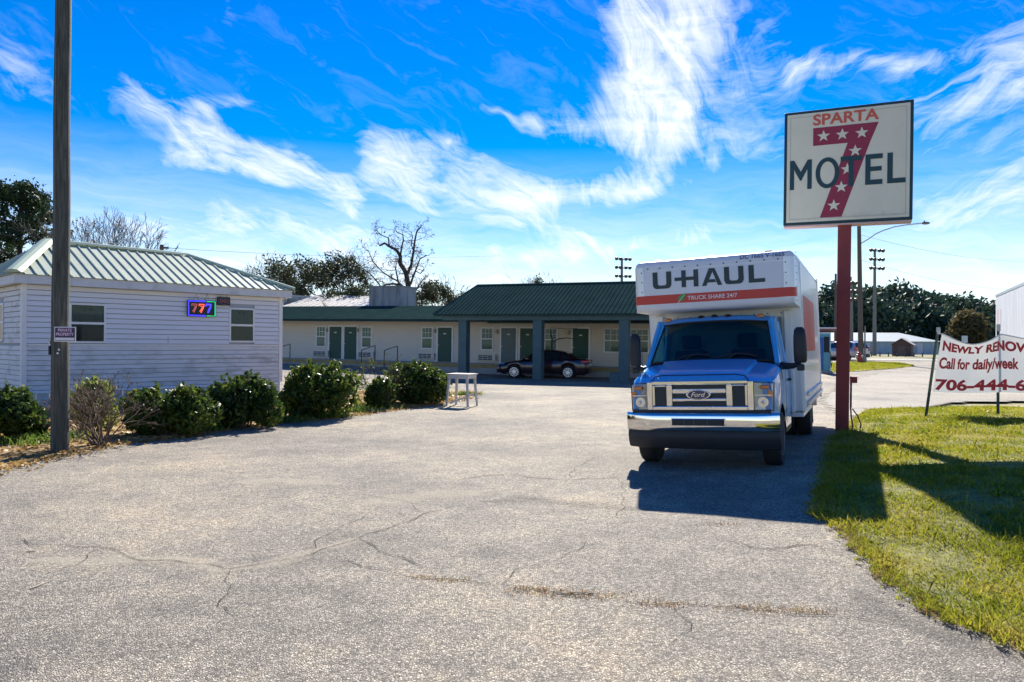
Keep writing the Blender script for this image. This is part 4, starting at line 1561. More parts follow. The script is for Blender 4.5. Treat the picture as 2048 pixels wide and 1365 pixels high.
# doors + rear cab sides
for s in (-1, 1):
    rows = []
    for y in np.linspace(.845, 2.0, 10):
        zb = zb_at(y); zs = ip(y, [.84, 2.0], [1.37, 1.40])
        rows.append([(s * (.985 + (.015 if .2 < k < .8 else 0)), y, zb + k * (zs - zb)) for k in (0, .1, .3, .5, .7, .9, 1)] + [(s * .93, y, zs + .012)])
    mb = MB(); mb.grid(rows)
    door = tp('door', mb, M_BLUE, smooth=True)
    tp('door_handle', MB().box(min(s * 1.0, s * 1.03), max(s * 1.0, s * 1.03), 1.68, 1.86, 1.12, 1.16), M_BLK, door, bevel=.008)
    for yy in (1.22, 1.96):
        tp('shut_line', MB().box(min(s * .998, s * 1.002), max(s * .998, s * 1.002), yy, yy + .01, .55, 1.38), M_BLK, door)
    tp('sill', MB().box(min(s * .8, s * .985), max(s * .8, s * .985), 1.22, 2.0, .40, .47), M_BLK, door)
    # white sheet behind the door that closes the cab to the box
    tp('fairing', MB().box(min(s * .93, s * 1.06), max(s * .93, s * 1.06), 1.965, 2.03, .62, 2.2), M_BOXW, truck, bevel=.02)
    # upper door frame and window
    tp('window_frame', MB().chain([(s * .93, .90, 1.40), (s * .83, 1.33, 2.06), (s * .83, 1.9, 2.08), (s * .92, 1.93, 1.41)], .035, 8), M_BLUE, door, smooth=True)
    mb = MB(); mb.poly([(s * .918, .98, 1.41), (s * .835, 1.36, 2.03), (s * .835, 1.88, 2.05), (s * .915, 1.90, 1.41)])
    tp('door_window', mb, WSG, door)
# windscreen, pillars, roof
WB, WT_ = (.80, 1.455), (1.27, 2.065)


def ws(u, v, off=0.0):                        # u -1..1 across, v 0..1 up
    hw_ = .925 + (.80 - .925) * v
    y = WB[0] + (WT_[0] - WB[0]) * v + .13 * u * u - off * .8
    z = WB[1] + (WT_[1] - WB[1]) * v - .045 * u * u * (1 - v) - .03 * u * u * v + off * .5
    return (u * hw_, y, z)


us_ = np.linspace(-1, 1, 13); vs2 = np.linspace(0, 1, 7)
mb = MB(); mb.grid([[ws(u * .965, .03 + v * .94) for u in us_] for v in vs2])
scr = tp('windscreen', mb, WSG, smooth=True)
mb = MB()
mb.chain([ws(-1, v) for v in vs2], .045, 8); mb.chain([ws(1, v) for v in vs2], .045, 8)
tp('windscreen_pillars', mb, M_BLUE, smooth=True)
mb = MB(); edge = [ws(u * .965, .035, .008) for u in us_] + [ws(.965, v, .008) for v in vs2[1:-1]] + [ws(u * .965, .965, .008) for u in us_[::-1]] + [ws(-.965, v, .008) for v in vs2[1:-1][::-1]]
mb.chain(edge + [edge[0]], .014, 6)
tp('windscreen_gasket', mb, M_BLK, scr, smooth=True)
mb = MB(); mb.grid([[ws(u, -.09, .0) for u in us_], [ws(u, .045, -.01) for u in us_]])
tp('cowl', mb, M_BLK, shell)
rows = []
for y in (1.245, 1.30, 1.38, 1.55, 1.8, 2.02):
    zc = ip(y, [1.245, 1.30, 1.38, 1.6, 2.02], [2.065, 2.10, 2.13, 2.15, 2.14])
    rows.append([(u * (.86 + .02 * (y > 1.3)), y + .13 * u * u * (1 if y < 1.4 else 0), zc - .06 * abs(u) ** 3 - .05 * (abs(u) > .99)) for u in (-1, -.98, -.9, -.7, -.4, 0, .4, .7, .9, .98, 1)])
mb = MB(); mb.grid(rows)
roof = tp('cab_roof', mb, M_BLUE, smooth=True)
for x in (-.72, -.2, 0, .2, .66):
    tp('roof_marker_light', MB().lathe([(.055, 0), (.05, .02), (.03, .035), (.005, .04)], (x, 1.38 + .1 * x * x, 2.118 - .03 * abs(x)), (0, -.3, 1), 12), M_AMB if abs(x) > .5 else M_BLK, roof, smooth=True)
# wipers
for (u0, u1, dz) in ((-.55, .02, .08), (.10, .72, .08)):
    a_ = ws(u0 + .45, .0, .02); p1 = ws(u0, .06, .03); p2 = ws(u1, .17, .03)
    mb = MB(); mb.chain([ws(u0 + (u1 - u0) * t, .05 + .11 * math.sin(t * 2.6), .03) for t in np.linspace(0, 1, 7)], .011, 6)
    mb.tube(ws((u0 + u1) / 2 - .2, -.03, .02), ws((u0 + u1) / 2, .15, .03), .010, n=6)
    tp('wiper', mb, M_BLK, scr)
# interior
tp('dashboard', MB().box(-.86, .86, .98, 1.22, 1.10, 1.40), M_BLK, bevel=.04)
tp('steering_wheel', MB().chain([(.42 + .19 * math.cos(t), 1.30 - .05 * math.sin(t), 1.36 + .19 * math.sin(t)) for t in np.linspace(0, 2 * math.pi, 21)], .017, 6), M_BLK)
M_SEAT = mat('seat_fabric', (.045, .055, .065), .85)
for x in (-.43, .43):
    st_ = tp('seat', MB().box(x - .26, x + .26, 1.62, 1.76, .95, 1.62).box(x - .26, x + .26, 1.25, 1.62, .82, .98), M_SEAT, bevel=.05)
    tp('headrest', MB().box(x - .15, x + .15, 1.64, 1.74, 1.64, 1.86), M_SEAT, st_, bevel=.04)
tp('cab_floor', MB().box(-.9, .9, .9, 2.0, .5, .6), M_BLK)
tp('cab_back_wall', MB().box(-.9, .9, 1.975, 1.99, .6, 2.1), mat('grey_cab_lining', (.20, .25, .26), .8))

# ---- nose: grille, lamps, bumper
gy = .02
G0, G1 = .825, 1.20
gr = tp('grille', MB().box(-.66, .66, gy, .07, G0, G1), M_GRL)
fr = MB()
for q in ((-.69, -.655, G0 - .02, G1), (.655, .69, G0 - .02, G1)):
    fr.box(q[0] - .02, q[1] + .02, gy - .035, gy + .01, q[2], q[3])
fr.box(-.635, .635, gy - .035, gy + .01, G0 - .02, G0 + .04)
fr.box(-.635, .635, gy - .035, gy + .01, G1 - .045, G1 + .01)
for s in (-1, 1):
    fr.box(min(s * .36, s * .44), max(s * .36, s * .44), gy - .033, gy + .01, G0 + .041, G1 - .046)
    fr.box(min(s * .60, s * .634), max(s * .60, s * .634), gy - .031, gy + .01, G0 + .041, G1 - .046)
    fr.box(min(s * .441, s * .599), max(s * .441, s * .599), gy - .031, gy + .01, G1 - .075, G1 - .046)
tp('grille_surround', fr, M_CHROME, gr, bevel=.012, seg=3)
for (z, h_) in ((1.035, .062), (.925, .048)):
    tp('grille_bar', MB().box(-.358, .358, gy - .03, gy + .01, z, z + h_), M_CHROME, gr, bevel=.012, seg=3)
tp('grille_inset', MB().box(-.6, .6, gy - .008, gy - .001, G0 + .04, G1 - .05), M_GRL, gr)
# oval badge
ov_ = lambda r, y: [(r * .165 * math.cos(t), y, 1.02 + r * .066 * math.sin(t)) for t in np.linspace(0, 2 * math.pi, 33)[:-1]]
em = tp('oval_emblem', MB().prism(ov_(1.0, gy - .055), (0, .03, 0)), M_CHROME, gr, bevel=.006)
tp('emblem_field', MB().prism(ov_(.86, gy - .058), (0, .002, 0)), mat('emblem_navy', (.01, .02, .10), .25, coat=.6), em)
text_part('emblem_lettering', 'Ford', M_CHROME, em, lambda u, v: (-.095 + u * .19, gy - .0595, .992 + v * .06), .004, .35)
# headlamps: recess, reflector, amber, lens
for s in (-1, 1):
    X = lambda a, b: (min(s * a, s * b), max(s * a, s * b))
    hx = X(.715, .945)
    hb = MB(); hb.prism([(s * .712, .035, G0 - .015), (s * .935, .075, G0 - .015), (s * .95, .095, G1 - .05), (s * .712, .035, G1 - .03)], (0, .05, 0))
    hl = tp('headlight', hb, mat('lamp_housing', (.30, .33, .36), .2, .85))
    tp('lamp_reflector', MB().lathe([(.068, 0), (.060, -.015), (.04, -.03), (.012, -.035)], (s * .82, .045, .915), (0, -1, .0), 24), M_REFL, hl, smooth=True)
    tp('bulb', MB().lathe([(.022, 0), (.02, .02), (.008, .03)], (s * .82, .05, .915), (0, -1, 0), 12), M_REFL, hl, smooth=True)
    tp('turn_signal', MB().box(*X(.79, .90), .024, .05, 1.085, 1.135), M_AMB, hl, bevel=.01)
    tp('side_marker', MB().prism([(s * .885, .045, .985), (s * .94, .062, .985), (s * .945, .066, 1.06), (s * .885, .045, 1.06)], (0, .01, 0)), M_AMB, hl)
    tp('lamp_divider', MB().box(*X(.72, .935), .03, .05, 1.0, 1.012), M_CHROME, hl)
    lb = MB(); lb.grid([[(s * x, .018 + .06 * ((x - .71) / .24) ** 2, z) for x in (.714, .77, .83, .89, .945)] for z in (G0 - .012, .95, 1.06, G1 - .035)])
    tp('lamp_lens', lb, LENS, hl, smooth=True)
    tp('lamp_bezel', MB().chain([(s * .705, .012, G0 - .02), (s * .945, .075, G0 - .02), (s * .96, .095, G1 - .03), (s * .705, .012, G1 - .02), (s * .705, .012, G0 - .02)], .010, 6), M_BLK, hl)
# bumper: rounded chrome bar curving back at the ends, slot, lower valance


def bump_row(z, dy):
    out = []
    for x in np.linspace(-1.02, 1.02, 25):
        b_ = .16 * max(0, (abs(x) - .62) / .40) ** 2
        out.append((x, -.11 + b_ + dy, z))
    return out


mb = MB()
pr = [(.772, .10), (.780, .05), (.776, .02), (.762, .004), (.735, -.002), (.66, -.004), (.60, -.003), (.56, .002), (.535, .02), (.525, .10)]
mb.grid([bump_row(z, dy) for z, dy in pr])
bmp = tp('front_bumper', mb, M_CHROME, smooth='all')
tp('bumper_slot', MB().box(-.36, .36, -.128, -.10, .612, .708), M_CHROME, bmp, bevel=.01)
tp('slot_opening', MB().box(-.345, .345, -.1305, -.1275, .622, .698), M_BLK, bmp)
for x in (-.19, -.06, .12):
    tp('slot_rib', MB().box(x, x + .012, -.1325, -.131, .622, .698), mat('dark_rib', (.05, .06, .07), .5), bmp)
mb = MB()
mb.grid([bump_row(z, dy) for z, dy in ((.534, .05), (.48, .03), (.44, .035), (.37, .05), (.30, .09), (.28, .16))])
tp('valance', mb, mat('valance_black', (.018, .02, .024), .55), bmp, smooth=True)
tp('filler_panel', MB().box(-.92, .92, -.02, .05, .74, .815), M_BLK, bmp)
tp('wheel_arch_liner', MB().box(-1.0 + .06, -.60, .33, 1.18, .86, .88).box(.60, .94, .33, 1.18, .86, .88).box(-.62, .62, .3, 1.2, .45, .80), M_BLK)
# mirrors
for s in (-1, 1):
    mx_ = 1.23 if s > 0 else 1.13
    arm = MB()
    arm.chain([(s * .96, 1.02, 1.36), (s * (mx_ - .1), .98, 1.36), (s * mx_, .96, 1.40)], [.055, .04, .035], 8)
    mr = tp('mirror', arm, M_BLK, smooth=True)
    hb = MB()
    rows = []
    for z, k in ((1.40, .75), (1.43, .95), (1.55, 1), (1.75, .96), (1.86, .8), (1.90, .45)):
        c = s * mx_
        rows.append([(c + .09 * k * math.cos(t), .955 + .07 * k * math.sin(t), z) for t in np.linspace(0, 2 * math.pi, 15)])
    hb.grid(rows); hb.poly(rows[0][:-1]); hb.poly(rows[-1][:-1])
    tp('mirror_housing', hb, M_BLK, mr, smooth=True)
    tp('mirror_glass', MB().box(s * mx_ - .07, s * mx_ + .07, 1.018, 1.028, 1.46, 1.84), M_REFL, mr)
    tp('mirror_bracket', MB().box(s * mx_ - .05, s * mx_ + .05, .92, .99, 1.29, 1.38), M_BLK, mr, bevel=.015)
    tp('door_sail', MB().prism([(s * .935, .93, 1.40), (s * .935, 1.12, 1.40), (s * .90, 1.1, 1.60)], (s * .02, 0, 0)), M_BLK, mr)
tp('antenna', MB().tube((-.93, .62, 1.36), (-.96, .70, 1.75), .004, .003, 5), M_BLK, shell)


# ================================================================== MOTEL SIGN
M_REDP = mat('sign_pole_red', (.24, .035, .035), .55, .1, var=.15, vscale=5, dirt=((.10, .035, .03), .55, .6))
sb = ghit(1684, 862)
SY = R(-25.0)
msign = thing('motel_sign', 'square cream SPARTA MOTEL pole sign with starred red seven', 'sign', (sb.x, sb.y, gz(sb.x, sb.y)), (0, R(.5), SY))
dS = sb.y
gS = gz(sb.x, sb.y)
zbS = z_at(1690, 449, dS) - gS
ztS = z_at(1690, 219, dS) - gS
SW = 254 / F * dS / 2 / 1.09
x_mid = .02
hp = .5 * 26 / F * dS
part('pole', MB().box(-hp * .95, hp * .95, -hp * .8, hp * .8, -.3, zbS - .02), M_REDP, msign, bevel=.012)
jb = part('junction_box', MB().box(hp + .002, hp + .13, -.10, .08, 1.02 - .1, 1.02 + .02), M_REDP, msign, bevel=.008)
part('conduit', MB().box(hp + .004, hp + .04, -.02, .03, .45, .915).chain([(hp + .02, 0, .45), (hp + .03, 0, .3), (hp + .06, -.02, .12), (hp + .05, -.02, -.1)], .014, 6).chain(
    [(hp + .05, 0, .43), (hp + .14, -.03, .3), (hp + .2, -.04, .15), (hp + .18, -.05, -.1)], .012, 6), M_BLK, msign)
s0, s1 = x_mid - SW, x_mid + SW
th = .16
M_FRM = mat('sign_frame_teal', (.012, .045, .05), .4, .3, var=.1)
cab = part('cabinet', MB().box(s0, s1, -th, th, zbS, ztS), M_FRM, msign, bevel=.015)
part('bottom_flashing', MB().box(s0 + .01, s1 - .01, -th + .01, th - .01, zbS - .03, zbS - .001), mat('pinkish_flashing', (.6, .42, .40), .6), cab)
fi = .055
M_FACE = mat('cream_sign_face', (.74, .68, .51), .35, var=.05, vscale=1.2, dirt=((.46, .42, .30), .60, .5), coat=.2)
M_LIP = mat('face_lip', (.62, .60, .50), .4)
for sy in (-1, 1):
    f_ = part('sign_face', MB().box(s0 + fi, s1 - fi, min(sy * (th + .004), sy * (th - .01)), max(sy * (th + .004), sy * (th - .01)), zbS + fi, ztS - fi), M_FACE, cab)
    mb = MB(); i2 = fi + .055
    y_ = sy * (th + .006)
    for q in ((s0 + i2, s1 - i2, ztS - i2 - .012, ztS - i2), (s0 + i2, s1 - i2, zbS + i2, zbS + i2 + .012), (s0 + i2, s0 + i2 + .012, zbS + i2 + .012, ztS - i2 - .012),
              (s1 - i2 - .012, s1 - i2, zbS + i2 + .012, ztS - i2 - .012)):
        mb.box(q[0], q[1], min(y_, sy * th), max(y_, sy * th), q[2], q[3])
    part('face_moulding', mb, mat('moulding_grey', (.50, .48, .40), .5), f_)
face = f_ = [c for c in cab.children if c.name.startswith('sign_face')][0]
# grime streaks above the lower edge
M_GRIME = ribbon_mat('face_grime', (.30, .27, .18), .72, .45, .6, 5.0, .4)
mb = MB(); rows = [[(s0 + .07 + (s1 - s0 - .14) * i / 30, -th - .0052, zbS + .09 + .22 * k) for i in range(31)] for k in (0, .4, 1)]
mb.grid(rows); me = mb.mesh('grime')
at = me.attributes.new('mid', 'FLOAT', 'POINT'); at.data.foreach_set('value', np.repeat(np.array([.85, .5, -.2], np.float32), 31))
link('grime', me, M_GRIME, face)


def SF(s, t, k=0):
    return (s0 + s * (s1 - s0), -th - .007 - k * .002, ztS - t * (ztS - zbS))


M_SEV = mat('starred_seven_red', (.30, .022, .055), .5, var=.05)
M_MOT = mat('motel_dark_green', (.012, .05, .06), .5)
M_SPA = mat('sparta_red', (.62, .11, .06), .5)
sev = MB()
sev.poly([SF(.235, .16), SF(.742, .16), SF(.682, .315), SF(.235, .315)])
sev.poly([SF(.507, .3152), SF(.682, .3152), SF(.467, .945), SF(.296, .945)])
part('numeral_seven', sev, M_SEV, face)
for (s, t) in ((.318, .237), (.465, .238), (.615, .240), (.566, .388), (.507, .54), (.462, .69), (.405, .845)):
    mb = MB(); P_ = []
    for k in range(10):
        a = math.pi / 2 + k * math.pi / 5
        r = .053 if k % 2 == 0 else .0215
        P_.append(SF(s + r * math.cos(a), t - r * math.sin(a), 1))
    cpt = SF(s, t, 1)
    for k in range(10):
        mb.poly([cpt, P_[k], P_[(k + 1) % 10]])
    part('star', mb, M_FACE, face)


def mlet(name, s0_, s1_, polys, k=2):
    mb = MB()
    for p in polys:
        mb.poly([SF(s0_ + u * (s1_ - s0_), .688 - v * .258, k) for u, v in p])
    part(name, mb, M_MOT, face)


mlet('letter_m', .05, .228, [[(0, 0), (.20, 0), (.20, .68), (0, 1)], [(0, 1), (.20, .68), (.47, .30), (.53, .30), (.5, .60), (.19, 1)],
                             [(.5, .60), (.53, .30), (.80, .68), (1, 1), (.81, 1)], [(.80, 0), (1, 0), (1, 1), (.80, .68)]])
mb = MB(); K = 40
cx_, ct_ = .352, .559
for i in range(K):
    a0, a1 = 2 * math.pi * i / K, 2 * math.pi * (i + 1) / K
    f2 = lambda a, rs, rt_: SF(cx_ + rs * math.cos(a), ct_ - rt_ * math.sin(a), 2)
    mb.poly([f2(a0, .094, .134), f2(a1, .094, .134), f2(a1, .058, .098), f2(a0, .058, .098)])
part('letter_o', mb, M_MOT, face)
mlet('letter_t', .455, .617, [[(0, .84), (1, .84), (1, 1), (0, 1)], [(.38, 0), (.62, 0), (.62, .84), (.38, .84)]], 3)
mlet('letter_e', .645, .775, [[(0, 0), (.30, 0), (.30, 1), (0, 1)], [(.30, 0), (1, 0), (1, .16), (.30, .16)], [(.30, .44), (.95, .44), (.95, .59), (.30, .59)], [(.30, .84), (1, .84), (1, 1), (.30, 1)]], 3)
mlet('letter_l', .81, .945, [[(0, 0), (.30, 0), (.30, 1), (0, 1)], [(.30, 0), (1, 0), (1, .16), (.30, .16)]])
text_part('sparta_lettering', 'SPARTA', M_SPA, face, lambda u, v: SF(.233 + u * .512, .140 - v * .098, 1), .028)

# ================================================================== BANNER
bl = ghit(1853, 838); br = ghit(1998, 833)
bdir = (br - bl); bdir.z = 0
BL = bdir.length; bdir.normalize()
bang = math.atan2(bdir.y, bdir.x)
bg0 = gz(bl.x, bl.y)
banner = thing('banner', 'sagging white vinyl banner with red lettering tied to posts on the grass', 'banner', (bl.x, bl.y, bg0), (0, 0, bang))
bscale = bl.y / F
H_top = (838 - 668) * bscale; H_bot = (838 - 784) * bscale
W_ = 2 * BL + .1
lean = .14


def BN(s, v, off=0.0):
    """banner cloth: s metres along, v 0 bottom .. 1 top"""
    k = (s % BL) / BL if s < 2 * BL else 1.0
    sag = .19 * (math.sin(math.pi * min(1, max(0, k))) ** 1.4) * (1 if s < BL else .55)
    x0 = .03 + s + lean * (H_bot + v * (H_top - H_bot)) * max(0, 1 - s / BL)
    z = H_bot - .02 * math.sin(math.pi * k) + v * (H_top - H_bot) - sag * v ** 4
    y = -.03 - .035 * math.sin(s * 5.2 + v * 2.2) * (.4 + .6 * v) - .015 * math.sin(s * 9.1 - v * 3) * v - .05 * math.sin(math.pi * k) * v * v
    return (x0, y - off, z)


M_VIN = mat('banner_vinyl', (.76, .75, .73), .45, var=.05, vscale=2, transl=.18, dirt=((.58, .56, .50), .6, .4))
M_BRED = mat('banner_red', (.60, .025, .035), .5)
ss_ = np.linspace(0, W_, 70); vv_ = np.linspace(0, 1, 22)
mb = MB(); mb.grid([[BN(s, v) for s in ss_] for v in vv_])
cloth = part('cloth', mb, M_VIN, banner, smooth='all')
mb = MB(); mb.grid([[Vector(BN(s, .985, .02 + .0)) for s in ss_], [Vector(BN(s, 1.0, .012)) + Vector((0, 0, .012)) for s in ss_], [Vector(BN(s, 1.0, -.012)) for s in ss_]])
part('hem', mb, M_VIN, cloth, smooth=True)
h_ = H_top - H_bot
pm = lambda x: (x - 1866) * bscale / math.cos(0)
text_part('lettering', 'NEWLY RENOV', M_BRED, cloth, lambda u, v: BN(pm(1873) + u * (pm(2062) - pm(1873)), .715 + v * .185, .007), .045)
text_part('lettering', 'Call for daily/week', M_BRED, cloth, lambda u, v: BN(pm(1870) + u * (pm(2050) - pm(1870)), .345 + v * .26, .007), .035)
text_part('lettering', '706-444-6', M_BRED, cloth, lambda u, v: BN(pm(1868) + u * (pm(2066) - pm(1868)), .03 + v * .20, .007), .04)
M_POST = mat('green_steel_post', (.02, .05, .04), .6, .3, var=.2)
for i, (x, ln, hgt) in enumerate(((0, lean, H_top + .10), (BL, .0, H_top + .17), (2 * BL, -.02, H_top + .1))):
    gx = bl.x + bdir.x * x; gy_ = bl.y + bdir.y * x
    z0 = gz(gx, gy_) - bg0 - .25
    p = MB().obox(Vector((x + ln * (hgt + z0) / 2, .03, (hgt + z0) / 2)), (1, 0, 0), (0, 1, 0), Vector((ln, 0, 1)).normalized(), .024, .012, (hgt - z0) / 2)
    p.obox(Vector((x + ln * (hgt + z0) / 2, .048, (hgt + z0) / 2)), (1, 0, 0), (0, 1, 0), Vector((ln, 0, 1)).normalized(), .005, .014, (hgt - z0) / 2 - .01)
    po = part('post', p, M_POST, banner)
    part('post_cap', MB().obox(Vector((x + ln * (hgt - .02), .02, hgt - .04)), (1, 0, 0), (0, 1, 0), (0, 0, 1), .030, .022, .07), mat('zinc', (.5, .5, .48), .5, .5), po)

# ================================================================== UTILITY POLE + PRIVATE PROPERTY SIGN
ub = ghit(119, 906)
M_WOODP = mat('weathered_pole_wood', (.055, .06, .047), .85, var=.35, vscale=5, c2=(.10, .098, .078), stretch=(8, 8, .5), bump=.7, bscale=14,
              dirt=((.025, .035, .028), .5, .6))
r0 = 32 / F * ub.y / 2
up_ = thing('utility_pole', 'tall weathered wooden utility pole standing at the edge of the planting bed', 'utility pole', (ub.x, ub.y, gz(ub.x, ub.y)), (0, 0, 0))
zz = np.linspace(-.4, 9.5, 24)
part('pole', MB().chain([(.004 * math.sin(z * 2.1), .004 * math.cos(z * 1.7), z) for z in zz], [r0 * (1.02 - .018 * z) for z in zz], 20), M_WOODP, up_, smooth=True)
part('ground_wire', MB().chain([(-.03 + .003 * math.sin(i), -r0 * 1.01, z) for i, z in enumerate(np.linspace(0, 9, 20))], .004, 5), mat('dull_wire', (.2, .2, .19), .6, .4), up_)
part('cable_guard', MB().box(-r0 * 1.02, -r0 * .86, -r0 * .75, -r0 * .3, 1.52, 1.66), mat('dark_bracket', (.03, .03, .03), .6), up_)
part('cable_guard', MB().box(-r0 * 1.03, -r0 * .8, -r0 * .78, -r0 * .4, 1.68, 1.75), mat('zinc', (.5, .5, .48), .5, .5), up_)
for (dx, z) in ((.045, 1.60), (.03, 1.545)):
    part('pale_mark', MB().lathe([(.018, 0), (.012, .006)], (dx, -math.sqrt(r0 * r0 - dx * dx) + .002, z), (.2, -1, 0), 8), M_WHITE, up_)
dpp = ub.y - r0 - .02
pA_ = atd(107, 654, dpp); pB_ = atd(150, 684, dpp)
pp = thing('private_property_sign', 'small black and white PRIVATE PROPERTY sign nailed to the wooden utility pole', 'sign', ((pA_.x + pB_.x) / 2, dpp, 0), (0, R(.4), 0))
hw_ = (pB_.x - pA_.x) / 2; z0_, z1_ = pB_.z, pA_.z
part('plate', MB().box(-hw_, hw_, -.004, .004, z0_, z1_), mat('sign_plate_white', (.7, .68, .70), .4), pp, bevel=.002)
part('dark_field', MB().box(-hw_ + .014, hw_ - .014, -.0065, -.0045, z0_ + .014, z1_ - .014), mat('sign_plum_black', (.03, .012, .05), .4), pp)
M_PNK = mat('sign_pink_letter', (.75, .50, .66), .5)
text_part('lettering', 'PRIVATE', M_PNK, pp, lambda u, v: ((u - .5) * hw_ * 1.28, -.008, z1_ - .075 + v * .047), .02)
text_part('lettering', 'PROPERTY', M_PNK, pp, lambda u, v: ((u - .5) * hw_ * 1.62, -.008, z1_ - .138 + v * .048), .02)
part('white_strip', MB().box(-hw_ + .02, hw_ - .02, -.0082, -.007, z0_ + .022, z0_ + .062), mat('sign_plate_white', (.7, .68, .7), .4), pp)

# ================================================================== WHITE STOOL
tb = ghit(908, 813)
stl = thing('wooden_stand', 'white painted wooden stand with splayed legs at the end of the hedge', 'stand', (tb.x + .2, tb.y + .22, gz(tb.x, tb.y)), (0, 0, R(-28)))
M_STW = mat('aged_white_paint', (.62, .57, .50), .65, var=.1, vscale=6, dirt=((.38, .32, .25), .55, .5))
ht = (813 - 748) / F * tb.y
part('top', MB().box(-.36, .36, -.27, .27, ht - .03, ht), M_STW, stl, bevel=.006)
for q in ((-.33, .33, -.24, -.215), (-.33, .33, .215, .24)):
    part('apron', MB().box(*q, ht - .14, ht - .031), M_STW, stl)
for q in ((-.33, -.305, -.214, .214), (.305, .33, -.214, .214)):
    part('apron', MB().box(*q, ht - .14, ht - .031), M_STW, stl)
for sx_ in (-1, 1):
    for sy_ in (-1, 1):
        a = Vector((sx_ * .285, sy_ * .195, ht - .032)); b = Vector((sx_ * .345, sy_ * .25, 0.0))
        mb = MB(); k = .032
        for (p, q) in ((a, b),):
            t4_ = [p + Vector((i * k, j * k, 0)) for i, j in ((-1, -1), (1, -1), (1, 1), (-1, 1))]
            b4 = [q + Vector((i * k * .7, j * k * .7, 0)) for i, j in ((-1, -1), (1, -1), (1, 1), (-1, 1))]
            mb.poly(t4_); mb.poly(b4[::-1])
            for i in range(4):
                j = (i + 1) % 4
                mb.quad(b4[i], b4[j], t4_[j], t4_[i])
        part('leg', mb, M_STW, stl)
part('brace', MB().obox((0, 0, .20), Vector((.66, .42, .30)).normalized(), Vector((-.42, .66, 0)).normalized(), Vector((0, 0, 1)), .36, .016, .03), M_STW, stl)


# ================================================================== CARS
def car_body(parent, sect, m, name='body'):
    """sect: list of (x along, zb, zbelt, ztop, halfwidth); nose at -x"""
    rows = []
    for (x, zb, zs, zt, w) in sect:
        half = [(w * .94, zb), (w * .985, zb + .18 * (zs - zb)), (w, zb + .55 * (zs - zb)), (w * .985, zb + .85 * (zs - zb)), (w * .93, zs), (w * .78, zs + .7 * (zt - zs)), (w * .4, zt - .005), (0, zt)]
        rows.append([(x, -y, z) for y, z in half] + [(x, y, z) for y, z in reversed(half[:-1])])
    mb = MB(); mb.grid(rows); mb.poly(rows[0]); mb.poly(rows[-1])
    return part(name, mb, m, parent, smooth=True)


def car_wheels(parent, xs, r, track, m_rim, spokes=10):
    for x in xs:
        for s in (-1, 1):
            w_ = .11
            t = part('wheel', MB().lathe([(r * .6, -w_), (r * .95, -w_), (r, -w_ * .7), (r, w_ * .7), (r * .95, w_), (r * .7, w_)], (x, s * track, r - .01), (0, s, 0), 26), M_RUB, parent, smooth=True)
            mb = MB()
            mb.lathe([(r * .70, w_ * .9), (r * .70, w_ + .004), (r * .63, w_ + .004), (r * .63, w_ * .9)], (x, s * track, r - .01), (0, s, 0), 26)
            mb.lathe([(r * .16, w_ * .9), (r * .16, w_ + .008), (.01, w_ + .012)], (x, s * track, r - .01), (0, s, 0), 14)
            for k in range(spokes):
                a = 2 * math.pi * k / spokes
                d = Vector((math.cos(a), 0, math.sin(a))); c = Vector((x, s * (track + w_ + .0), r - .01)) + d * r * .40
                mb.obox(c, d, Vector((0, 1, 0)), d.cross(Vector((0, 1, 0))), r * .26, .006, r * .055)
            part('rim', mb, m_rim, t)
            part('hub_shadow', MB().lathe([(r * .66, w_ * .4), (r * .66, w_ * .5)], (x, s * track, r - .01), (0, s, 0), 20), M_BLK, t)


def arch(x, base, wheels, r):
    for wx in wheels:
        if abs(x - wx) < r:
            return max(base, .33 + math.sqrt(max(0, r * r - (x - wx) ** 2)))
    return base


def greenhouse(parent, sect, m_roof, m_glass):
    """sect: (x, zbelt, zroof, w_belt, w_roof)"""
    rows = []
    for (x, zb, zr_, wb, wr) in sect:
        rows.append([(x, -wb, zb), (x, -(wb * .35 + wr * .65), zb + .62 * (zr_ - zb)), (x, -wr, zb + .9 * (zr_ - zb)), (x, -wr * .8, zr_ - .01), (x, 0, zr_), (x, wr * .8, zr_ - .01), (x, wr, zb + .9 * (zr_ - zb)),
                     (x, (wb * .35 + wr * .65), zb + .62 * (zr_ - zb)), (x, wb, zb)])
    mb = MB(); mb.grid(rows)
    return part('greenhouse', mb, m_roof, parent, smooth=True)


M_MAR = mat('maroon_car_paint', (.022, .004, .009), .28, .1, coat=1.0)
CGL = mat('dark_car_glass', (.012, .022, .028), .06, spec=.8)
M_ALLOY = mat('alloy_rim', (.75, .76, .78), .3, .8)
sc = atd(1089, 700, 38.3)
szg = gz(sc.x, sc.y)
sedan = thing('sedan_car', 'dark maroon sedan with silver alloy wheels parked under the green canopy', 'car', (sc.x, sc.y, szg), (0, 0, R(-12)))
wx = (-1.42, 1.34)
xs_c = sorted(set([-2.40, -2.36, -2.2, -2.0] + [w + d for w in wx for d in (-.37, -.33, -.25, -.12, 0, .12, .25, .33, .37)] + [-.7, -.3, .2, .7, 1.95, 2.15, 2.34, 2.40]))
sect = []
for x in xs_c:
    zb = arch(x, .20 if abs(x) < 2.2 else .28, wx, .36)
    zs = float(np.interp(x, [-2.4, -2.3, -1.9, -.9, .5, 1.8, 2.3, 2.4], [.58, .66, .74, .88, .94, .96, .95, .82]))
    zt = float(np.interp(x, [-2.4, -2.3, -1.9, -.9, .5, 1.8, 2.3, 2.4], [.60, .72, .82, .97, 1.0, 1.04, 1.03, .86]))
    w = float(np.interp(x, [-2.4, -2.2, -1.7, 0, 1.8, 2.25, 2.4], [.62, .80, .90, .92, .91, .84, .72]))
    sect.append((x, zb, zs, zt, w))
bd = car_body(sedan, sect, M_MAR)
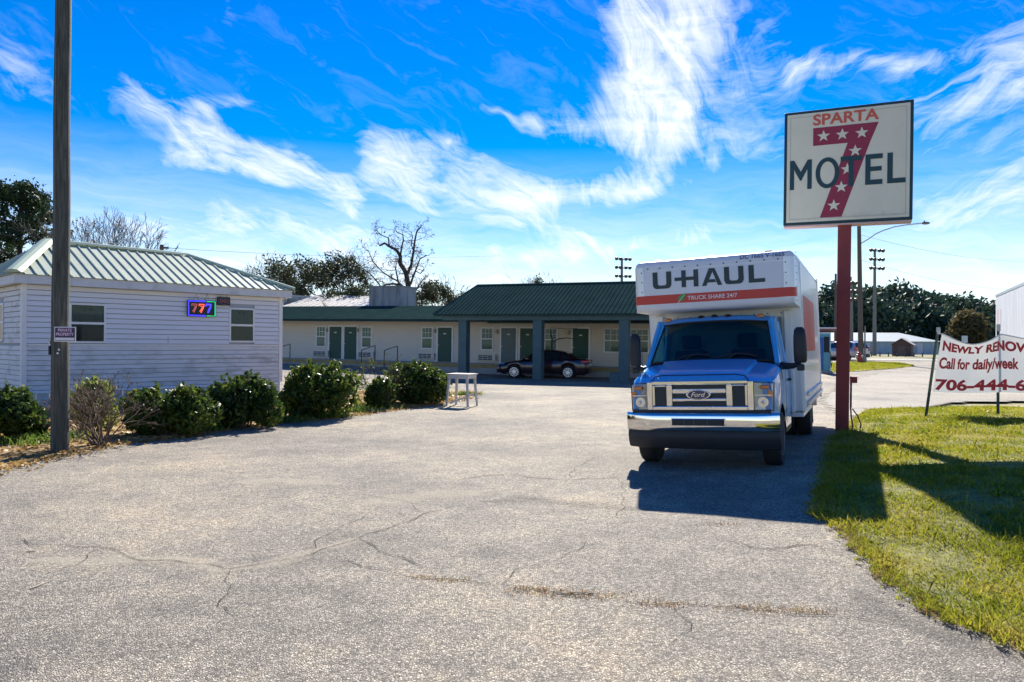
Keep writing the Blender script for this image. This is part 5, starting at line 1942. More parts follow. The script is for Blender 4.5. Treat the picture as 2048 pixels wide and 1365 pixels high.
gh = [(-1.0, .93, .95, .84, .80), (-.75, .94, 1.10, .84, .74), (-.3, .95, 1.37, .85, .66), (.1, .95, 1.46, .85, .64), (.6, .96, 1.46, .85, .64), (1.05, .97, 1.38, .84, .64), (1.45, .98, 1.20, .82, .66), (1.85, 1.0, 1.03, .78, .70)]
g_ = greenhouse(sedan, gh, M_MAR, CGL)
for s in (-1, 1):
    def gp(x, k, o=.006):
        zb = float(np.interp(x, [q[0] for q in gh], [q[1] for q in gh])); zr_ = float(np.interp(x, [q[0] for q in gh], [q[2] for q in gh]))
        wb = float(np.interp(x, [q[0] for q in gh], [q[3] for q in gh])); wr = float(np.interp(x, [q[0] for q in gh], [q[4] for q in gh]))
        return (x, s * (wb + (wr - wb) * k * (.65 / .62 if k < .62 else 1) + o), zb + k * (zr_ - zb))
    for (xa, xb) in ((-.72, .12), (.20, .92), (.98, 1.30)):
        xx = np.linspace(xa, xb, 6)
        mb = MB(); mb.grid([[gp(x, .06) for x in xx], [gp(x, .45) for x in xx], [gp(x, .80) for x in xx]])
        part('side_window', mb, CGL, g_)
    part('chrome_trim', MB().chain([gp(x, .03, .01) for x in np.linspace(-.8, 1.35, 9)], .009, 5), M_CHROME, g_)
    for xh in (-.02, .80):
        part('door_handle', MB().box(xh - .09, xh + .09, min(s * .915, s * .94), max(s * .915, s * .94), .80, .825), M_MAR, bd)
    for xh in (-.85, .16, 1.0):
        part('door_gap', MB().box(xh, xh + .008, min(s * .90, s * .923), max(s * .90, s * .923), .34, .90), M_BLK, bd)
    part('mirror', MB().box(-.82, -.62, min(s * .88, s * 1.03), max(s * .88, s * 1.03), .93, 1.06), M_MAR, bd, bevel=.03)
    part('headlight', MB().prism([(-2.33, s * .5, .66), (-2.20, s * .83, .70), (-1.95, s * .87, .74), (-2.1, s * .8, .62), (-2.36, s * .5, .58)], (.05, 0, .03)), M_REFL, bd)
    part('tail_light', MB().box(2.0, 2.39, min(s * .60, s * .905), max(s * .60, s * .905), .80, .93), mat('tail_lamp_red', (.55, .02, .06), .2, coat=.6), bd, bevel=.03)
mb = MB(); mb.grid([[(-.98, y, .97 + .0 * y) for y in np.linspace(-.74, .74, 7)], [(-.32, y * .82, 1.385) for y in np.linspace(-.74, .74, 7)]])
part('windscreen', mb, CGL, g_)
mb = MB(); mb.grid([[(1.10, y * .82, 1.375) for y in np.linspace(-.74, .74, 7)], [(1.72, y, 1.10) for y in np.linspace(-.74, .74, 7)]])
part('rear_window', mb, CGL, g_)
part('number_plate', MB().box(2.40, 2.41, -.26, .26, .62, .75), M_WHITE, bd)
part('sill', MB().box(-1.0, .95, -.88, .88, .17, .24), M_BLK, bd)
part('wheel_well', MB().box(-1.75, -1.05, -.78, .78, .2, .72).box(1.0, 1.68, -.78, .78, .2, .72), M_BLK, bd)
car_wheels(sedan, wx, .325, .80, M_ALLOY)

# silver SUV by the island
vb = ghit(1686, 722)
vy = vb.y + 1.0
suvp = atd(1682, 715, vy)
suv = thing('suv_car', 'silver and dark sport utility car parked beyond the red sign pole', 'car', (suvp.x, suvp.y, gz(suvp.x, suvp.y)), (0, 0, R(-64)))
M_SIL = mat('silver_suv_paint', (.42, .43, .44), .3, .5, coat=.8)
wx = (-1.45, 1.35)
xs_c = sorted(set([-2.38, -2.3, -2.0] + [w + d for w in wx for d in (-.42, -.36, -.2, 0, .2, .36, .42)] + [-.5, .3, 2.1, 2.3]))
sect = []
for x in xs_c:
    zb = arch(x, .30, wx, .42)
    zs = float(np.interp(x, [-2.4, -2.2, -1.0, 2.3], [.85, .95, 1.05, 1.08]))
    zt = float(np.interp(x, [-2.4, -2.2, -1.0, 2.3], [.9, 1.05, 1.12, 1.12]))
    w = float(np.interp(x, [-2.4, -2.0, 2.0, 2.3], [.75, .92, .93, .88]))
    sect.append((x, zb, zs, zt, w))
bd = car_body(suv, sect, M_SIL)
part('lower_cladding', MB().box(-2.32, 2.34, -.94, .94, .36, .42).box(2.0, 2.36, -.86, .86, .42, .62), M_BLK, bd, bevel=.03)
gh = [(-1.05, 1.06, 1.10, .86, .82), (-.5, 1.07, 1.62, .86, .72), (-.1, 1.07, 1.74, .86, .70), (1.6, 1.08, 1.74, .86, .70), (2.0, 1.08, 1.62, .86, .72), (2.25, 1.08, 1.14, .84, .80)]
g_ = greenhouse(suv, gh, M_SIL, CGL)
for s in (-1, 1):
    for (xa, xb) in ((-.55, .3), (.38, 1.2), (1.28, 1.85)):
        xx = np.linspace(xa, xb, 5)
        mb = MB(); mb.grid([[gp(x, .08) for x in xx], [gp(x, .45) for x in xx], [gp(x, .82) for x in xx]])
        part('side_window', mb, CGL, g_)
    part('tail_light', MB().box(2.1, 2.34, min(s * .72, s * .91), max(s * .72, s * .91), .88, 1.25), mat('tail_lamp_red', (.55, .02, .06), .2), bd, bevel=.02)
    part('roof_rail', MB().box(-.1, 1.8, min(s * .62, s * .66), max(s * .62, s * .66), 1.75, 1.79), M_BLK, g_)
mb = MB(); mb.grid([[(2.02 + .0, y, 1.60) for y in np.linspace(-.62, .62, 5)], [(2.27, y * 1.12, 1.16) for y in np.linspace(-.62, .62, 5)]])
part('rear_window', mb, CGL, g_)
mb = MB(); mb.grid([[(-1.06, y, 1.12) for y in np.linspace(-.72, .72, 5)], [(-.52, y * .86, 1.60) for y in np.linspace(-.72, .72, 5)]])
part('windscreen', mb, CGL, g_)
part('wheel_well', MB().box(-1.85, -1.05, -.8, .8, .3, .82).box(.95, 1.75, -.8, .8, .3, .82), M_BLK, bd)
car_wheels(suv, wx, .37, .82, M_ALLOY, 6)

# ================================================================== WHITE SEMI TRAILER
tz = .25
t0_ = atd(1992, 700, 37.4); t1_ = atd(2048, 700, 30.0)
td = (t1_ - t0_); td.z = 0; td.normalize()
tn = Vector((td.y, -td.x, 0))
if tn.x > 0: tn = -tn
TLEN = 14.0
ta = math.atan2(td.y, td.x)
tg = gz(t0_.x, t0_.y)
trl = thing('semi_trailer', 'long white ribbed box trailer parked behind the banner', 'trailer', (t0_.x, t0_.y, tg), (0, 0, ta))
zt_r = z_at(1992, 591, 37.4) - tg
M_TRW = mat('trailer_white', (.70, .71, .72), .5, var=.06, vscale=1.5, dirt=((.45, .44, .42), .57, .5), stretch=(1, 1, .3))
# local x along the trailer, the face we see is on the side of tn
side = 1 if (Matrix.Rotation(-ta, 3, 'Z') @ tn).y > 0 else -1
part('body', MB().box(0, TLEN, min(0, -side * 2.5), max(0, -side * 2.5), 1.15, zt_r), M_TRW, trl)
nP = 34
for i in range(nP):
    a = .06 + i * (TLEN - .12) / nP; b = a + (TLEN - .12) / nP - .03
    part('side_panel', MB().box(a, b, min(side * .001, side * .022), max(side * .001, side * .022), 1.25, zt_r - .12), M_TRW, trl, bevel=.008)
part('top_rail', MB().box(0, TLEN, min(0, side * .035), max(0, side * .035), zt_r - .10, zt_r + .02), M_ALU, trl)
part('bottom_rail', MB().box(0, TLEN, min(0, side * .035), max(0, side * .035), 1.12, 1.24), M_ALU, trl)
mpk = mat('faded_red_print', (.62, .40, .38), .6); mbl = mat('faded_blue_print', (.46, .48, .56), .6)
part('faded_print', MB().box(.55, 1.15, min(side * .0225, side * .0235), max(side * .0225, side * .0235), zt_r - 1.6, zt_r - .75), mpk, trl)
part('faded_print', MB().box(1.5, 2.1, min(side * .0225, side * .0235), max(side * .0225, side * .0235), zt_r - 1.5, zt_r - .8), mbl, trl)
for x in (1.6, 2.8):
    for y in (-.35, -.65, -1.85, -2.15):
        part('wheel', MB().lathe([(.3, -.12), (.47, -.12), (.5, -.08), (.5, .08), (.47, .12), (.3, .12)], (x, side * y * 1.0, .49), (0, 1, 0), 22), M_RUB, trl, smooth=True)
for y in (-.5, -2.0):
    part('landing_leg', MB().box(TLEN - 3, TLEN - 2.85, side * y - .06, side * y + .06, .0, 1.15), M_BLK, trl)


# ================================================================== PLANTS
def foliage_mat(name, ca, cb, cc, sc=6.0, tr_=.35, rough=.45):
    m = blade_mat(name, ca, cb, cc, sc)
    t = m.node_tree
    t.nodes['Principled BSDF'].inputs['Roughness'].default_value = rough
    for n in t.nodes:
        if n.type == 'MIX_SHADER':
            n.inputs[0].default_value = tr_
    return m


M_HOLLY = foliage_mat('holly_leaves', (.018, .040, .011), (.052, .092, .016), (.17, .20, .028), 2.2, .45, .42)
M_HOLLY2 = foliage_mat('paler_holly', (.022, .048, .012), (.07, .115, .018), (.21, .23, .03), 2.6, .45, .42)  # same holly in slightly paler, yellower leaf tones
M_BRANCH = mat('shrub_wood', (.15, .10, .065), .9, var=.3, vscale=10)
M_BARK = mat('dark_bark', (.06, .05, .042), .95, var=.3, vscale=4, bump=.6, bscale=10)


def twig_tree(mb, p, d, ln, r, depth, spread=.5, nseg=3, kids=(2, 3), taper=.68, gnarl=.18, tips=None, upw=.0, sides=5, minr=.004):
    pts = [Vector(p)]; rs = [r]
    d = Vector(d).normalized()
    for i in range(nseg):
        d = (d + Vector((random.gauss(0, gnarl), random.gauss(0, gnarl), random.gauss(0, gnarl) + upw))).normalized()
        pts.append(pts[-1] + d * (ln / nseg)); rs.append(max(minr, r * (1 - (1 - taper) * (i + 1) / nseg)))
    mb.chain(pts, rs, sides)
    if depth == 0:
        if tips is not None:
            tips.extend(pts[1:])
        return
    k = random.randint(*kids)
    for i in range(k):
        a = d.orthogonal().normalized(); a.rotate(Matrix.Rotation(random.uniform(0, 6.28), 3, d))
        dd = (d + a * random.uniform(spread * .6, spread * 1.4)).normalized()
        st_ = pts[-1] if i < 2 or nseg < 2 else pts[-2]
        twig_tree(mb, st_, dd, ln * random.uniform(.62, .85), rs[-1] * random.uniform(.65, .9), depth - 1, spread, nseg, kids, taper, gnarl, tips, upw, sides, minr)


def bush(px, base, top, hwpx, label, m, n=6500, leaf=.045, seed=0, lumps=9, name='hedge_bush', flat_top=0.15):
    rs_ = np.random.default_rng(seed + 100)
    random.seed(seed)
    c = ghit(px, base)
    depth = c.y + hwpx / F * c.y * .75
    cen = atd(px, base, depth)
    cx, cy = cen.x, depth
    g = gz(cx, cy)
    hw = hwpx / F * depth * 1.10
    ht = z_at(px, top, depth) - g
    th_ = thing(name, label, 'bush', (cx, cy, g), (0, 0, 0), 'bushes along the office bed')
    # lumps: uneven sub-domes
    L = []
    for i in range(lumps):
        a = rs_.uniform(0, 6.28); rr = rs_.uniform(.15, .62)
        L.append((math.cos(a) * hw * rr, math.sin(a) * hw * .8 * rr, ht * rs_.uniform(.42, .68), hw * rs_.uniform(.38, .55), ht * rs_.uniform(.26, .38)))
    L.append((0, 0, ht * .5, hw * .72, ht * .42))
    for i in range(5):
        a = rs_.uniform(0, 6.28)
        L.append((math.cos(a) * hw * .55, math.sin(a) * hw * .45, ht * .3, hw * .42, ht * .27))
    C = []
    per = int(n / len(L)) + 1
    for (x, y, z, r, h) in L:
        v = rs_.normal(size=(per, 3)); v /= np.linalg.norm(v, axis=1, keepdims=True)
        rad = 1 - np.abs(rs_.normal(0, .16, per)) + rs_.normal(0, .035, per)
        q = v * rad[:, None] * np.array([r, r * .9, h]) + np.array([x, y, z])
        C.append(q)
    C = np.concatenate(C)
    nz_ = np.sin(C[:, 0] * 9 + seed) * np.sin(C[:, 1] * 8) * np.sin(C[:, 2] * 10 + 1)
    C = C[(nz_ > -.42) | (rs_.uniform(size=len(C)) < .45)]
    C = C[(C[:, 2] > .04) & (C[:, 2] < ht * 1.04)]
    # sprigs poking out of the outline
    mb = MB(); tips = []
    for i in range(30):
        a = rs_.uniform(0, 6.28); e_ = rs_.uniform(.2, 1.4)
        d = Vector((math.cos(a) * math.cos(e_), math.sin(a) * math.cos(e_), math.sin(e_)))
        p = Vector((d.x * hw * .6, d.y * hw * .5, ht * .5 + d.z * ht * .35))
        q = p + d * rs_.uniform(.12, .42) * ht * .62
        mb.tube(p, q, .006, .003, 4, False)
        tips += [p.lerp(q, t) + Vector(rs_.normal(0, .02, 3)) for t in np.linspace(.3, 1.05, 14)]
    for i in range(9):
        a = rs_.uniform(0, 6.28)
        mb.chain([(0.1 * math.cos(a), .1 * math.sin(a), -.05), (.3 * hw * math.cos(a), .3 * hw * math.sin(a), ht * .3), (.55 * hw * math.cos(a), .5 * hw * math.sin(a), ht * .62)], [.022, .016, .006], 5)
    part('stems', mb, M_BRANCH, th_)
    C = np.concatenate([C, np.array([t[:] for t in tips])])
    link('foliage', leaf_mesh('foliage', C, leaf, 1.8), m, th_)
    return th_


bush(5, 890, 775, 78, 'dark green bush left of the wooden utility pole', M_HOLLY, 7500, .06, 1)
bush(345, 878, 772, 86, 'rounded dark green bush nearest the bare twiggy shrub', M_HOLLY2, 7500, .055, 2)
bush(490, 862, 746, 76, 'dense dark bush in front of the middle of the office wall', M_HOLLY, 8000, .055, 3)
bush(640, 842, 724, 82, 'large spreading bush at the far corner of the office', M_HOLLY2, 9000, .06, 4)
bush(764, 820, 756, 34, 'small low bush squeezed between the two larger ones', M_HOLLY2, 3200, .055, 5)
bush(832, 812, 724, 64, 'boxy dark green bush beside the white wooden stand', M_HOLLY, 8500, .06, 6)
# loose pale shrub and the bare one by the pole
bush(188, 868, 760, 44, 'pale yellow green leafy shrub behind the bare twiggy shrub', foliage_mat('pale_shrub', (.12, .17, .03), (.26, .30, .06), (.42, .42, .12), 3, .45), 2300, .05, 9, 12, 'leafy_shrub')
random.seed(21)
c = ghit(175, 898)
bs = thing('bare_shrub', 'bare brown twiggy shrub at the foot of the utility pole', 'bush', (c.x + .05, c.y + .3, gz(c.x, c.y)))
mb = MB(); tips = []
for i in range(24):
    a = random.uniform(0, 6.28); e_ = random.uniform(.92, 1.42)
    twig_tree(mb, (random.uniform(-.12, .12), random.uniform(-.1, .1), 0), (math.cos(a) * math.cos(e_) * 1.25, math.sin(a) * math.cos(e_), math.sin(e_)), random.uniform(.34, .48), .013, 3, .5, 3, (2, 3), .7, .14, tips, .03, 4, .0045)
part('twigs', mb, M_BRANCH, bs)
pts = np.array([t[:] for t in tips]); pts = pts[rng.uniform(size=len(pts)) < .35]
link('withered_leaves', leaf_mesh('withered_leaves', pts, .026, 1.6), foliage_mat('withered', (.06, .04, .045), (.10, .075, .06), (.16, .12, .08), 4, .2), bs)
random.seed(23)
c = ghit(738, 820)
bs2 = thing('straggly_shrub', 'straggly half bare shrub behind the small low bush', 'bush', (c.x, c.y + 1.0, gz(c.x, c.y)))
mb = MB(); tips = []
for i in range(12):
    a = random.uniform(0, 6.28); e_ = random.uniform(.9, 1.4)
    twig_tree(mb, (0, 0, 0), (math.cos(a) * math.cos(e_), math.sin(a) * math.cos(e_), math.sin(e_)), random.uniform(.42, .55), .013, 3, .5, 2, (2, 3), .7, .15, tips, .02, 4, .003)
part('twigs', mb, M_BRANCH, bs2)
pts = np.array([t[:] for t in tips]); pts = pts[rng.uniform(size=len(pts)) < .6]
link('leaves', leaf_mesh('leaves', pts + rng.normal(0, .03, pts.shape), .05, 1.7), M_HOLLY2, bs2)

# ------------------------------------------------ trees
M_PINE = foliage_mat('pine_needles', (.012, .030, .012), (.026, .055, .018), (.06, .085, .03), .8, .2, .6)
M_FARP = foliage_mat('hazed_far_pines', (.030, .062, .042), (.050, .092, .055), (.085, .12, .06), .12, .15, .7)  # needles lightened and blued, so distance haze sits in the colour
M_EVER = foliage_mat('dark_evergreen', (.022, .040, .018), (.045, .065, .026), (.095, .095, .045), .6, .25, .6)


def clumps_mesh(C, size, per, spread, seed):
    r_ = np.random.default_rng(seed)
    P_ = np.repeat(C, per, 0) + r_.normal(0, 1, (len(C) * per, 3)) * spread
    return leaf_mesh('crown', P_, size, 2.2)


def tree_root(name, label, px, depth, group=None):
    p = atd(px, 690, depth)
    return thing(name, label, 'tree', (p.x, depth, gz(p.x, depth)), (0, 0, 0), group), p.x


# tall pine left of the pole
random.seed(31)
for (px, dep, ytop, lab, sd) in ((38, 60, 368, 'tall rounded dark pine rising behind the office roof', 31), (-75, 64, 395, 'second tall pine at the very edge beside the rounded one', 32)):
    random.seed(sd)
    t_, X = tree_root('pine_tree', lab, px, dep, 'pines behind the office')
    H = z_at(px, ytop, dep) - gz(X, dep)
    mb = MB(); mb.chain([(0, 0, -.3), (.15, 0, H * .35), (-.1, .1, H * .7), (0, 0, H * .97)], [.3, .24, .16, .04], 9)
    C = []
    for i in range(64):
        f = random.uniform(.42, 1.0)
        a = random.uniform(0, 6.28)
        rad = 3.9 * math.sqrt(max(.03, 1 - ((f - .66) / .36) ** 2)) * random.uniform(.4, 1.0)
        zt0 = H * (f - .05)
        q = Vector((math.cos(a) * rad, math.sin(a) * rad, H * f * .98))
        mid = Vector((q.x * .5, q.y * .5, (zt0 + q.z) / 2 - .1))
        mb.chain([(0, 0, zt0 - .3), mid, q], [.07, .045, .015], 5)
        for k in range(5):
            C.append(q.lerp(mid, random.uniform(0, .75)) + Vector((random.gauss(0, .3), random.gauss(0, .3), random.gauss(.1, .22))))
    part('trunk', mb, M_BARK, t_)
    link('crown', clumps_mesh(np.array([c[:] for c in C]), .15, 46, np.array([.36, .36, .22]), sd), M_PINE, t_)

# bare trees behind the office
M_TWIG = mat('grey_twigs', (.10, .085, .075), .9)
for (px, dep, ytop, lab, sd, up_k) in ((150, 52, 440, 'slender half bare tree just right of the utility pole', 41, .06), (205, 50, 445, 'narrow bare tree over the office ridge', 42, .08),
                                       (232, 47, 440, 'wide branching bare tree over the office roof', 43, .05), (262, 46, 455, 'leaning bare tree over the sloping office roof', 44, .03),
                                       (478, 70, 532, 'faint bare treetop beyond the end of the office roof', 45, .05), (890, 75, 580, 'low bare treetop left of the canopy roof', 46, .05)):
    random.seed(sd)
    t_, X = tree_root('bare_tree', lab, px, dep, 'bare trees behind the buildings')
    H = z_at(px, ytop, dep) - gz(X, dep)
    mb = MB(); tips = []
    ln0 = H * .50
    mb.chain([(0, 0, -.3), (.03, 0, ln0 * .5), (0, .02, ln0)], [.13, .11, .09], 7)
    for i in range(6):
        a = i * 1.05 + random.uniform(-.3, .3); sp = random.uniform(.15, .5)
        twig_tree(mb, (0, 0, ln0 * random.uniform(.75, 1.0)), (math.cos(a) * sp + (.25 if sd == 44 else 0), math.sin(a) * sp, 1), H * .2, .05, 4, .42, 3, (2, 3), .65, .12, tips, up_k, 4, .010)
    part('branches', mb, M_TWIG, t_)
    if sd in (41, 45, 46):
        P_ = np.array([q[:] for q in tips]); P_ = P_[rng.uniform(size=len(P_)) < .35]
        link('leaves', leaf_mesh('leaves', P_, .10, 1.6), M_EVER, t_)

# broad evergreens behind the motel
for (px, dep, ytop, wpx, lab, sd) in ((600, 66, 512, 62, 'broad dark twiggy tree behind the pale metal roof', 51), (680, 68, 513, 46, 'round topped dark tree left of the concrete roof housing', 52),
                                      (868, 70, 566, 34, 'low bushy evergreen right of the gnarled tree', 54), (700, 62, 575, 40, 'low dense evergreen behind the concrete roof housing', 53), (560, 72, 545, 30, 'small dark tree at the office end of the pale roof', 56),
                                      (921, 84, 590, 26, 'small distant evergreen left of the canopy roof', 57), (1075, 90, 559, 10, 'leafy treetop just showing over the canopy ridge', 58)):
    random.seed(sd)
    t_, X = tree_root('evergreen_tree', lab, px, dep, 'trees behind the motel')
    H = z_at(px, ytop, dep) - gz(X, dep); W2 = wpx / F * dep
    mb = MB(); tips = []
    mb.chain([(0, 0, -.3), (.1, 0, H * .25), (0, .1, H * .42)], [.28, .24, .2], 8)
    for i in range(9):
        a = i * .7 + random.uniform(-.3, .3); sp = random.uniform(.25, 1.0) * W2 / (H * .5)
        twig_tree(mb, (0, 0, H * random.uniform(.25, .42)), (math.cos(a) * sp, math.sin(a) * sp, 1), H * .25, .085, 4, .5, 3, (2, 3), .66, .16, tips, .03, 4, .014)
    T = np.array([q[:] for q in tips])
    T = T[(np.abs(T[:, 0]) < W2 * 1.15)]
    T[:, 2] = np.minimum(T[:, 2], H * (1 - .35 * (T[:, 0] / (W2 * 1.2)) ** 2) + rng.normal(0, .12, len(T)))
    part('branches', mb, M_BARK, t_)
    v = rng.normal(size=(150, 3)); v /= np.linalg.norm(v, axis=1, keepdims=True)
    v *= rng.uniform(.35, 1, 150)[:, None] ** .5
    core = v * np.array([W2 * .8, W2 * .7, H * .2]) + np.array([0, 0, H * .48])
    Cc = np.concatenate([T[rng.uniform(size=len(T)) < .42], core])
    link('crown', clumps_mesh(Cc, .13, 9, .24, sd), M_EVER, t_)

# the gnarled bare tree
random.seed(61)
t_, X = tree_root('gnarled_tree', 'gnarled leafless tree with twisting limbs behind the motel roof', 818, 62)
g0 = gz(X, 62)


def TP(px, py, dy=0.0):
    q = atd(px, py, 62)
    return Vector((q.x - X, dy, q.z - g0))


mb = MB(); tips = []
limbs = [  # photo outline of the main limbs, given depth by the last number
    ([(818, 640, 0), (820, 600, 0), (816, 568, .1), (812, 545, .2), (800, 528, .4), (798, 512, .5), (790, 498, .6), (776, 490, .7), (766, 484, .9), (755, 488, 1.0)], .42, .06),
    ([(800, 510, .5), (803, 495, .3), (808, 480, 0), (806, 472, -.3), (797, 468, -.5)], .13, .03),
    ([(776, 490, .7), (774, 476, .5), (762, 470, .3), (752, 462, .2)], .10, .025),
    ([(814, 552, 0), (824, 532, -.4), (829, 508, -.7), (833, 485, -.8), (836, 466, -1.0), (845, 460, -1.1)], .22, .035),
    ([(829, 508, -.7), (825, 490, -.3), (826, 470, 0)], .09, .025),
    ([(818, 572, 0), (830, 556, -.8), (838, 540, -1.3), (845, 523, -1.6), (858, 515, -1.9)], .18, .03),
    ([(836, 545, -1.2), (846, 552, -1.6), (850, 545, -1.8)], .07, .03),
    ([(817, 590, 0), (800, 572, .9), (792, 560, 1.3), (786, 535, 1.6), (783, 512, 1.8)], .20, .03),
    ([(798, 570, .9), (780, 564, 1.5), (762, 566, 2.0), (754, 572, 2.2), (740, 556, 2.4), (728, 540, 2.6), (718, 535, 2.7)], .17, .03),
    ([(806, 575, .5), (796, 562, -.5), (770, 548, -1.2), (752, 528, -1.6), (745, 506, -1.8)], .13, .025),
    ([(820, 600, 0), (832, 575, .8), (838, 562, 1.2), (848, 548, 1.6)], .14, .03),
    ([(803, 528, .4), (796, 524, .0)], .10, .05),
]
for (pp_, ra, rb) in limbs:
    P_ = [TP(*q) for q in pp_]
    P_ = [p + Vector((random.gauss(0, .04), 0, random.gauss(0, .04))) for p in P_]
    n_ = len(P_)
    mb.chain(P_, [ra * .6 + (rb * 1.2 - ra * .6) * i / (n_ - 1) for i in range(n_)], 8)
    for i in range(1, n_):
        for k in range(2):
            d = Vector((random.gauss(0, 1), random.gauss(0, 1), random.gauss(.5, .7))).normalized()
            twig_tree(mb, P_[i], d, random.uniform(.4, .7), .028, 3, .6, 3, (2, 3), .65, .28, tips, .02, 4, .009)
part('branches', mb, M_BARK, t_, smooth=True)
P_ = np.array([q[:] for q in tips]); P_ = P_[rng.uniform(size=len(P_)) < .10]
link('last_leaves', leaf_mesh('last_leaves', P_, .09, 1.5), M_EVER, t_)

# the far wood on the right: too dense to count
TR = []
TV = MB(); CC = []
random.seed(71)
top_y = lambda px: float(np.interp(px, [1480, 1640, 1700, 1760, 1830, 1900, 1950, 2000, 2100, 2300], [596, 576, 568, 564, 572, 584, 597, 596, 592, 590]))
for i in range(185):
    px = random.uniform(1400, 2330); dep = random.uniform(150, 205)
    q = atd(px, 690, dep)
    H = (z_at(px, top_y(px) + random.gauss(6, 6), dep) - .4) * random.uniform(.90, 1.0)
    if i % 3 == 0: H *= .62; dep = random.uniform(140, 152); q = atd(px, 690, dep)
    TV.chain([(q.x, dep, -.5), (q.x, dep, H * .9)], [.22, .08], 5)
    lo = .04 if i % 3 == 0 else .34
    for k in range(24):
        f = random.uniform(lo, 1.0)
        rad = 2.8 * math.sqrt(max(.05, 1 - ((f - .66) / .5) ** 2)) * random.uniform(.2, 1.0)
        a = random.uniform(0, 6.28)
        CC.append((q.x + math.cos(a) * rad, dep + math.sin(a) * rad, H * f))
wood = thing('pine_wood', 'dense dark green pine wood beyond the long pale building', 'wood', (0, 0, 0))
wood['kind'] = 'stuff'
o = part('trunks', TV, M_BARK, wood); o['kind'] = 'stuff'
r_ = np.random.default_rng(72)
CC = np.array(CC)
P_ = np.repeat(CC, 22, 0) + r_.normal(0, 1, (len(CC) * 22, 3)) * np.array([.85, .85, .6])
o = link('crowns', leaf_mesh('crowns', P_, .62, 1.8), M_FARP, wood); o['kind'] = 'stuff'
# autumn tree in front of it
t_, X = tree_root('autumn_tree', 'round brownish autumn tree at the foot of the pine wood', 1938, 132)
H = z_at(1938, 622, 132) - gz(X, 132)
rr_ = np.random.default_rng(5)
v = rr_.normal(size=(330, 3)); v /= np.linalg.norm(v, axis=1, keepdims=True); v *= rr_.uniform(.3, 1, 330)[:, None] ** .5
link('crown', clumps_mesh(v * np.array([2.5, 2.5, H * .42]) + np.array([0, 0, H * .56]), .34, 16, .45, 6), foliage_mat('autumn_leaves', (.07, .07, .03), (.12, .10, .04), (.18, .14, .06), .3, .3, .7), t_)
part('trunk', MB().chain([(0, 0, -.3), (0, 0, H * .6)], [.2, .1], 6), M_BARK, t_)

# ================================================================== FAR STREET THINGS
M_PWOOD = mat('pole_wood', (.12, .10, .08), .9, var=.25, vscale=3, stretch=(6, 6, .5))
M_PGREY = mat('grey_pole', (.20, .20, .19), .8, var=.15)
# street lamp on a wooden pole
lb_ = ghit(1722, 724); dl = lb_.y
lamp = thing('street_lamp', 'wooden pole with long curved street lamp arm behind the motel sign', 'street lamp', (lb_.x, dl, gz(lb_.x, dl)))
pt = lambda px, py, d0, o: Vector((atd(px, py, d0).x - o.location.x, 0, z_at(px, py, d0) - o.location.z))
tp0 = pt(1718, 446, dl, lamp)
part('pole', MB().chain([(0, 0, -.3), tp0 * .5, tp0], [.22, .19, .15], 12), M_PWOOD, lamp, smooth=True)
arm = [pt(*q, dl, lamp) for q in ((1721, 488), (1738, 478), (1752, 468), (1768, 461), (1790, 454), (1815, 450), (1845, 447))]
part('arm', MB().chain(arm, .05, 6), M_ALU, lamp)
part('lamp_head', MB().lathe([(.02, 0), (.10, .1), (.13, .35), (.10, .6), (.04, .72)], arm[-1] - Vector((.1, 0, 0)), (1, 0, .03), 10), M_PGREY, lamp, smooth=True)
part('photocell', MB().lathe([(.05, 0), (.05, .12)], arm[-1] + Vector((.15, 0, .1)), (0, 0, 1), 8), M_BLK, lamp)
part('cable_riser', MB().chain([(.26, -.15, 0), (.25, -.15, 3.0)], .06, 6), M_PGREY, lamp)


def ball_light(px, base_dep, ytop, label, rows_=3, wscale=1.0, base_py=710):
    q = atd(px, 690, base_dep)
    t = thing('stadium_light', label, 'floodlight', (q.x, base_dep, gz(q.x, base_dep)), (0, 0, R(20)), 'ball field floodlight masts')
    H = z_at(px, ytop, base_dep) - gz(q.x, base_dep)
    part('mast', MB().chain([(0, 0, -.3), (0, 0, H)], [.30, .16], 10), M_PGREY, t, smooth=True)
    for k in range(rows_):
        z = H - .25 - k * 1.25
        part('cross_arm', MB().box(-1.15, 1.15, -.22, -.14, z, z + .12), M_PGREY, t)
        for x in (-1.1, -.45, .45, 1.1):
            part('flood_lamp', MB().lathe([(.08, -.12), (.14, 0), (.26, .26), (.27, .32)], (x, -.2, z + .24), (0, -.75, -.45), 12), mat('lamp_dark', (.05, .055, .06), .5, .3), t, smooth=True)


ball_light(1749, 104, 500, 'tall three tier floodlight mast right of the street lamp')
ball_light(1243, 108, 517, 'three tier floodlight mast rising over the canopy roof')
ball_light(1703, 112, 565, 'shorter floodlight mast half hidden by the red sign pole')
# small utility poles
for (px, dep, ytop, lab) in ((1671, 78, 548, 'slim utility pole with a crossarm between truck and red sign pole'), (322, 42, 490, 'thin utility pole top showing over the office roof')):
    q = atd(px, 690, dep)
    t = thing('distant_utility_pole', lab, 'utility pole', (q.x, dep, gz(q.x, dep)))
    H = z_at(px, ytop, dep) - gz(q.x, dep)
    part('pole', MB().chain([(0, 0, -.3), (0, 0, H)], [.17, .11], 8), M_PWOOD, t, smooth=True)
    part('cross_arm', MB().box(-.9, .9, -.1, 0, H - 1.3, H - 1.18) if px > 1000 else MB().box(.0, .38, -.06, .06, H - .22, H - .12), M_PWOOD, t)


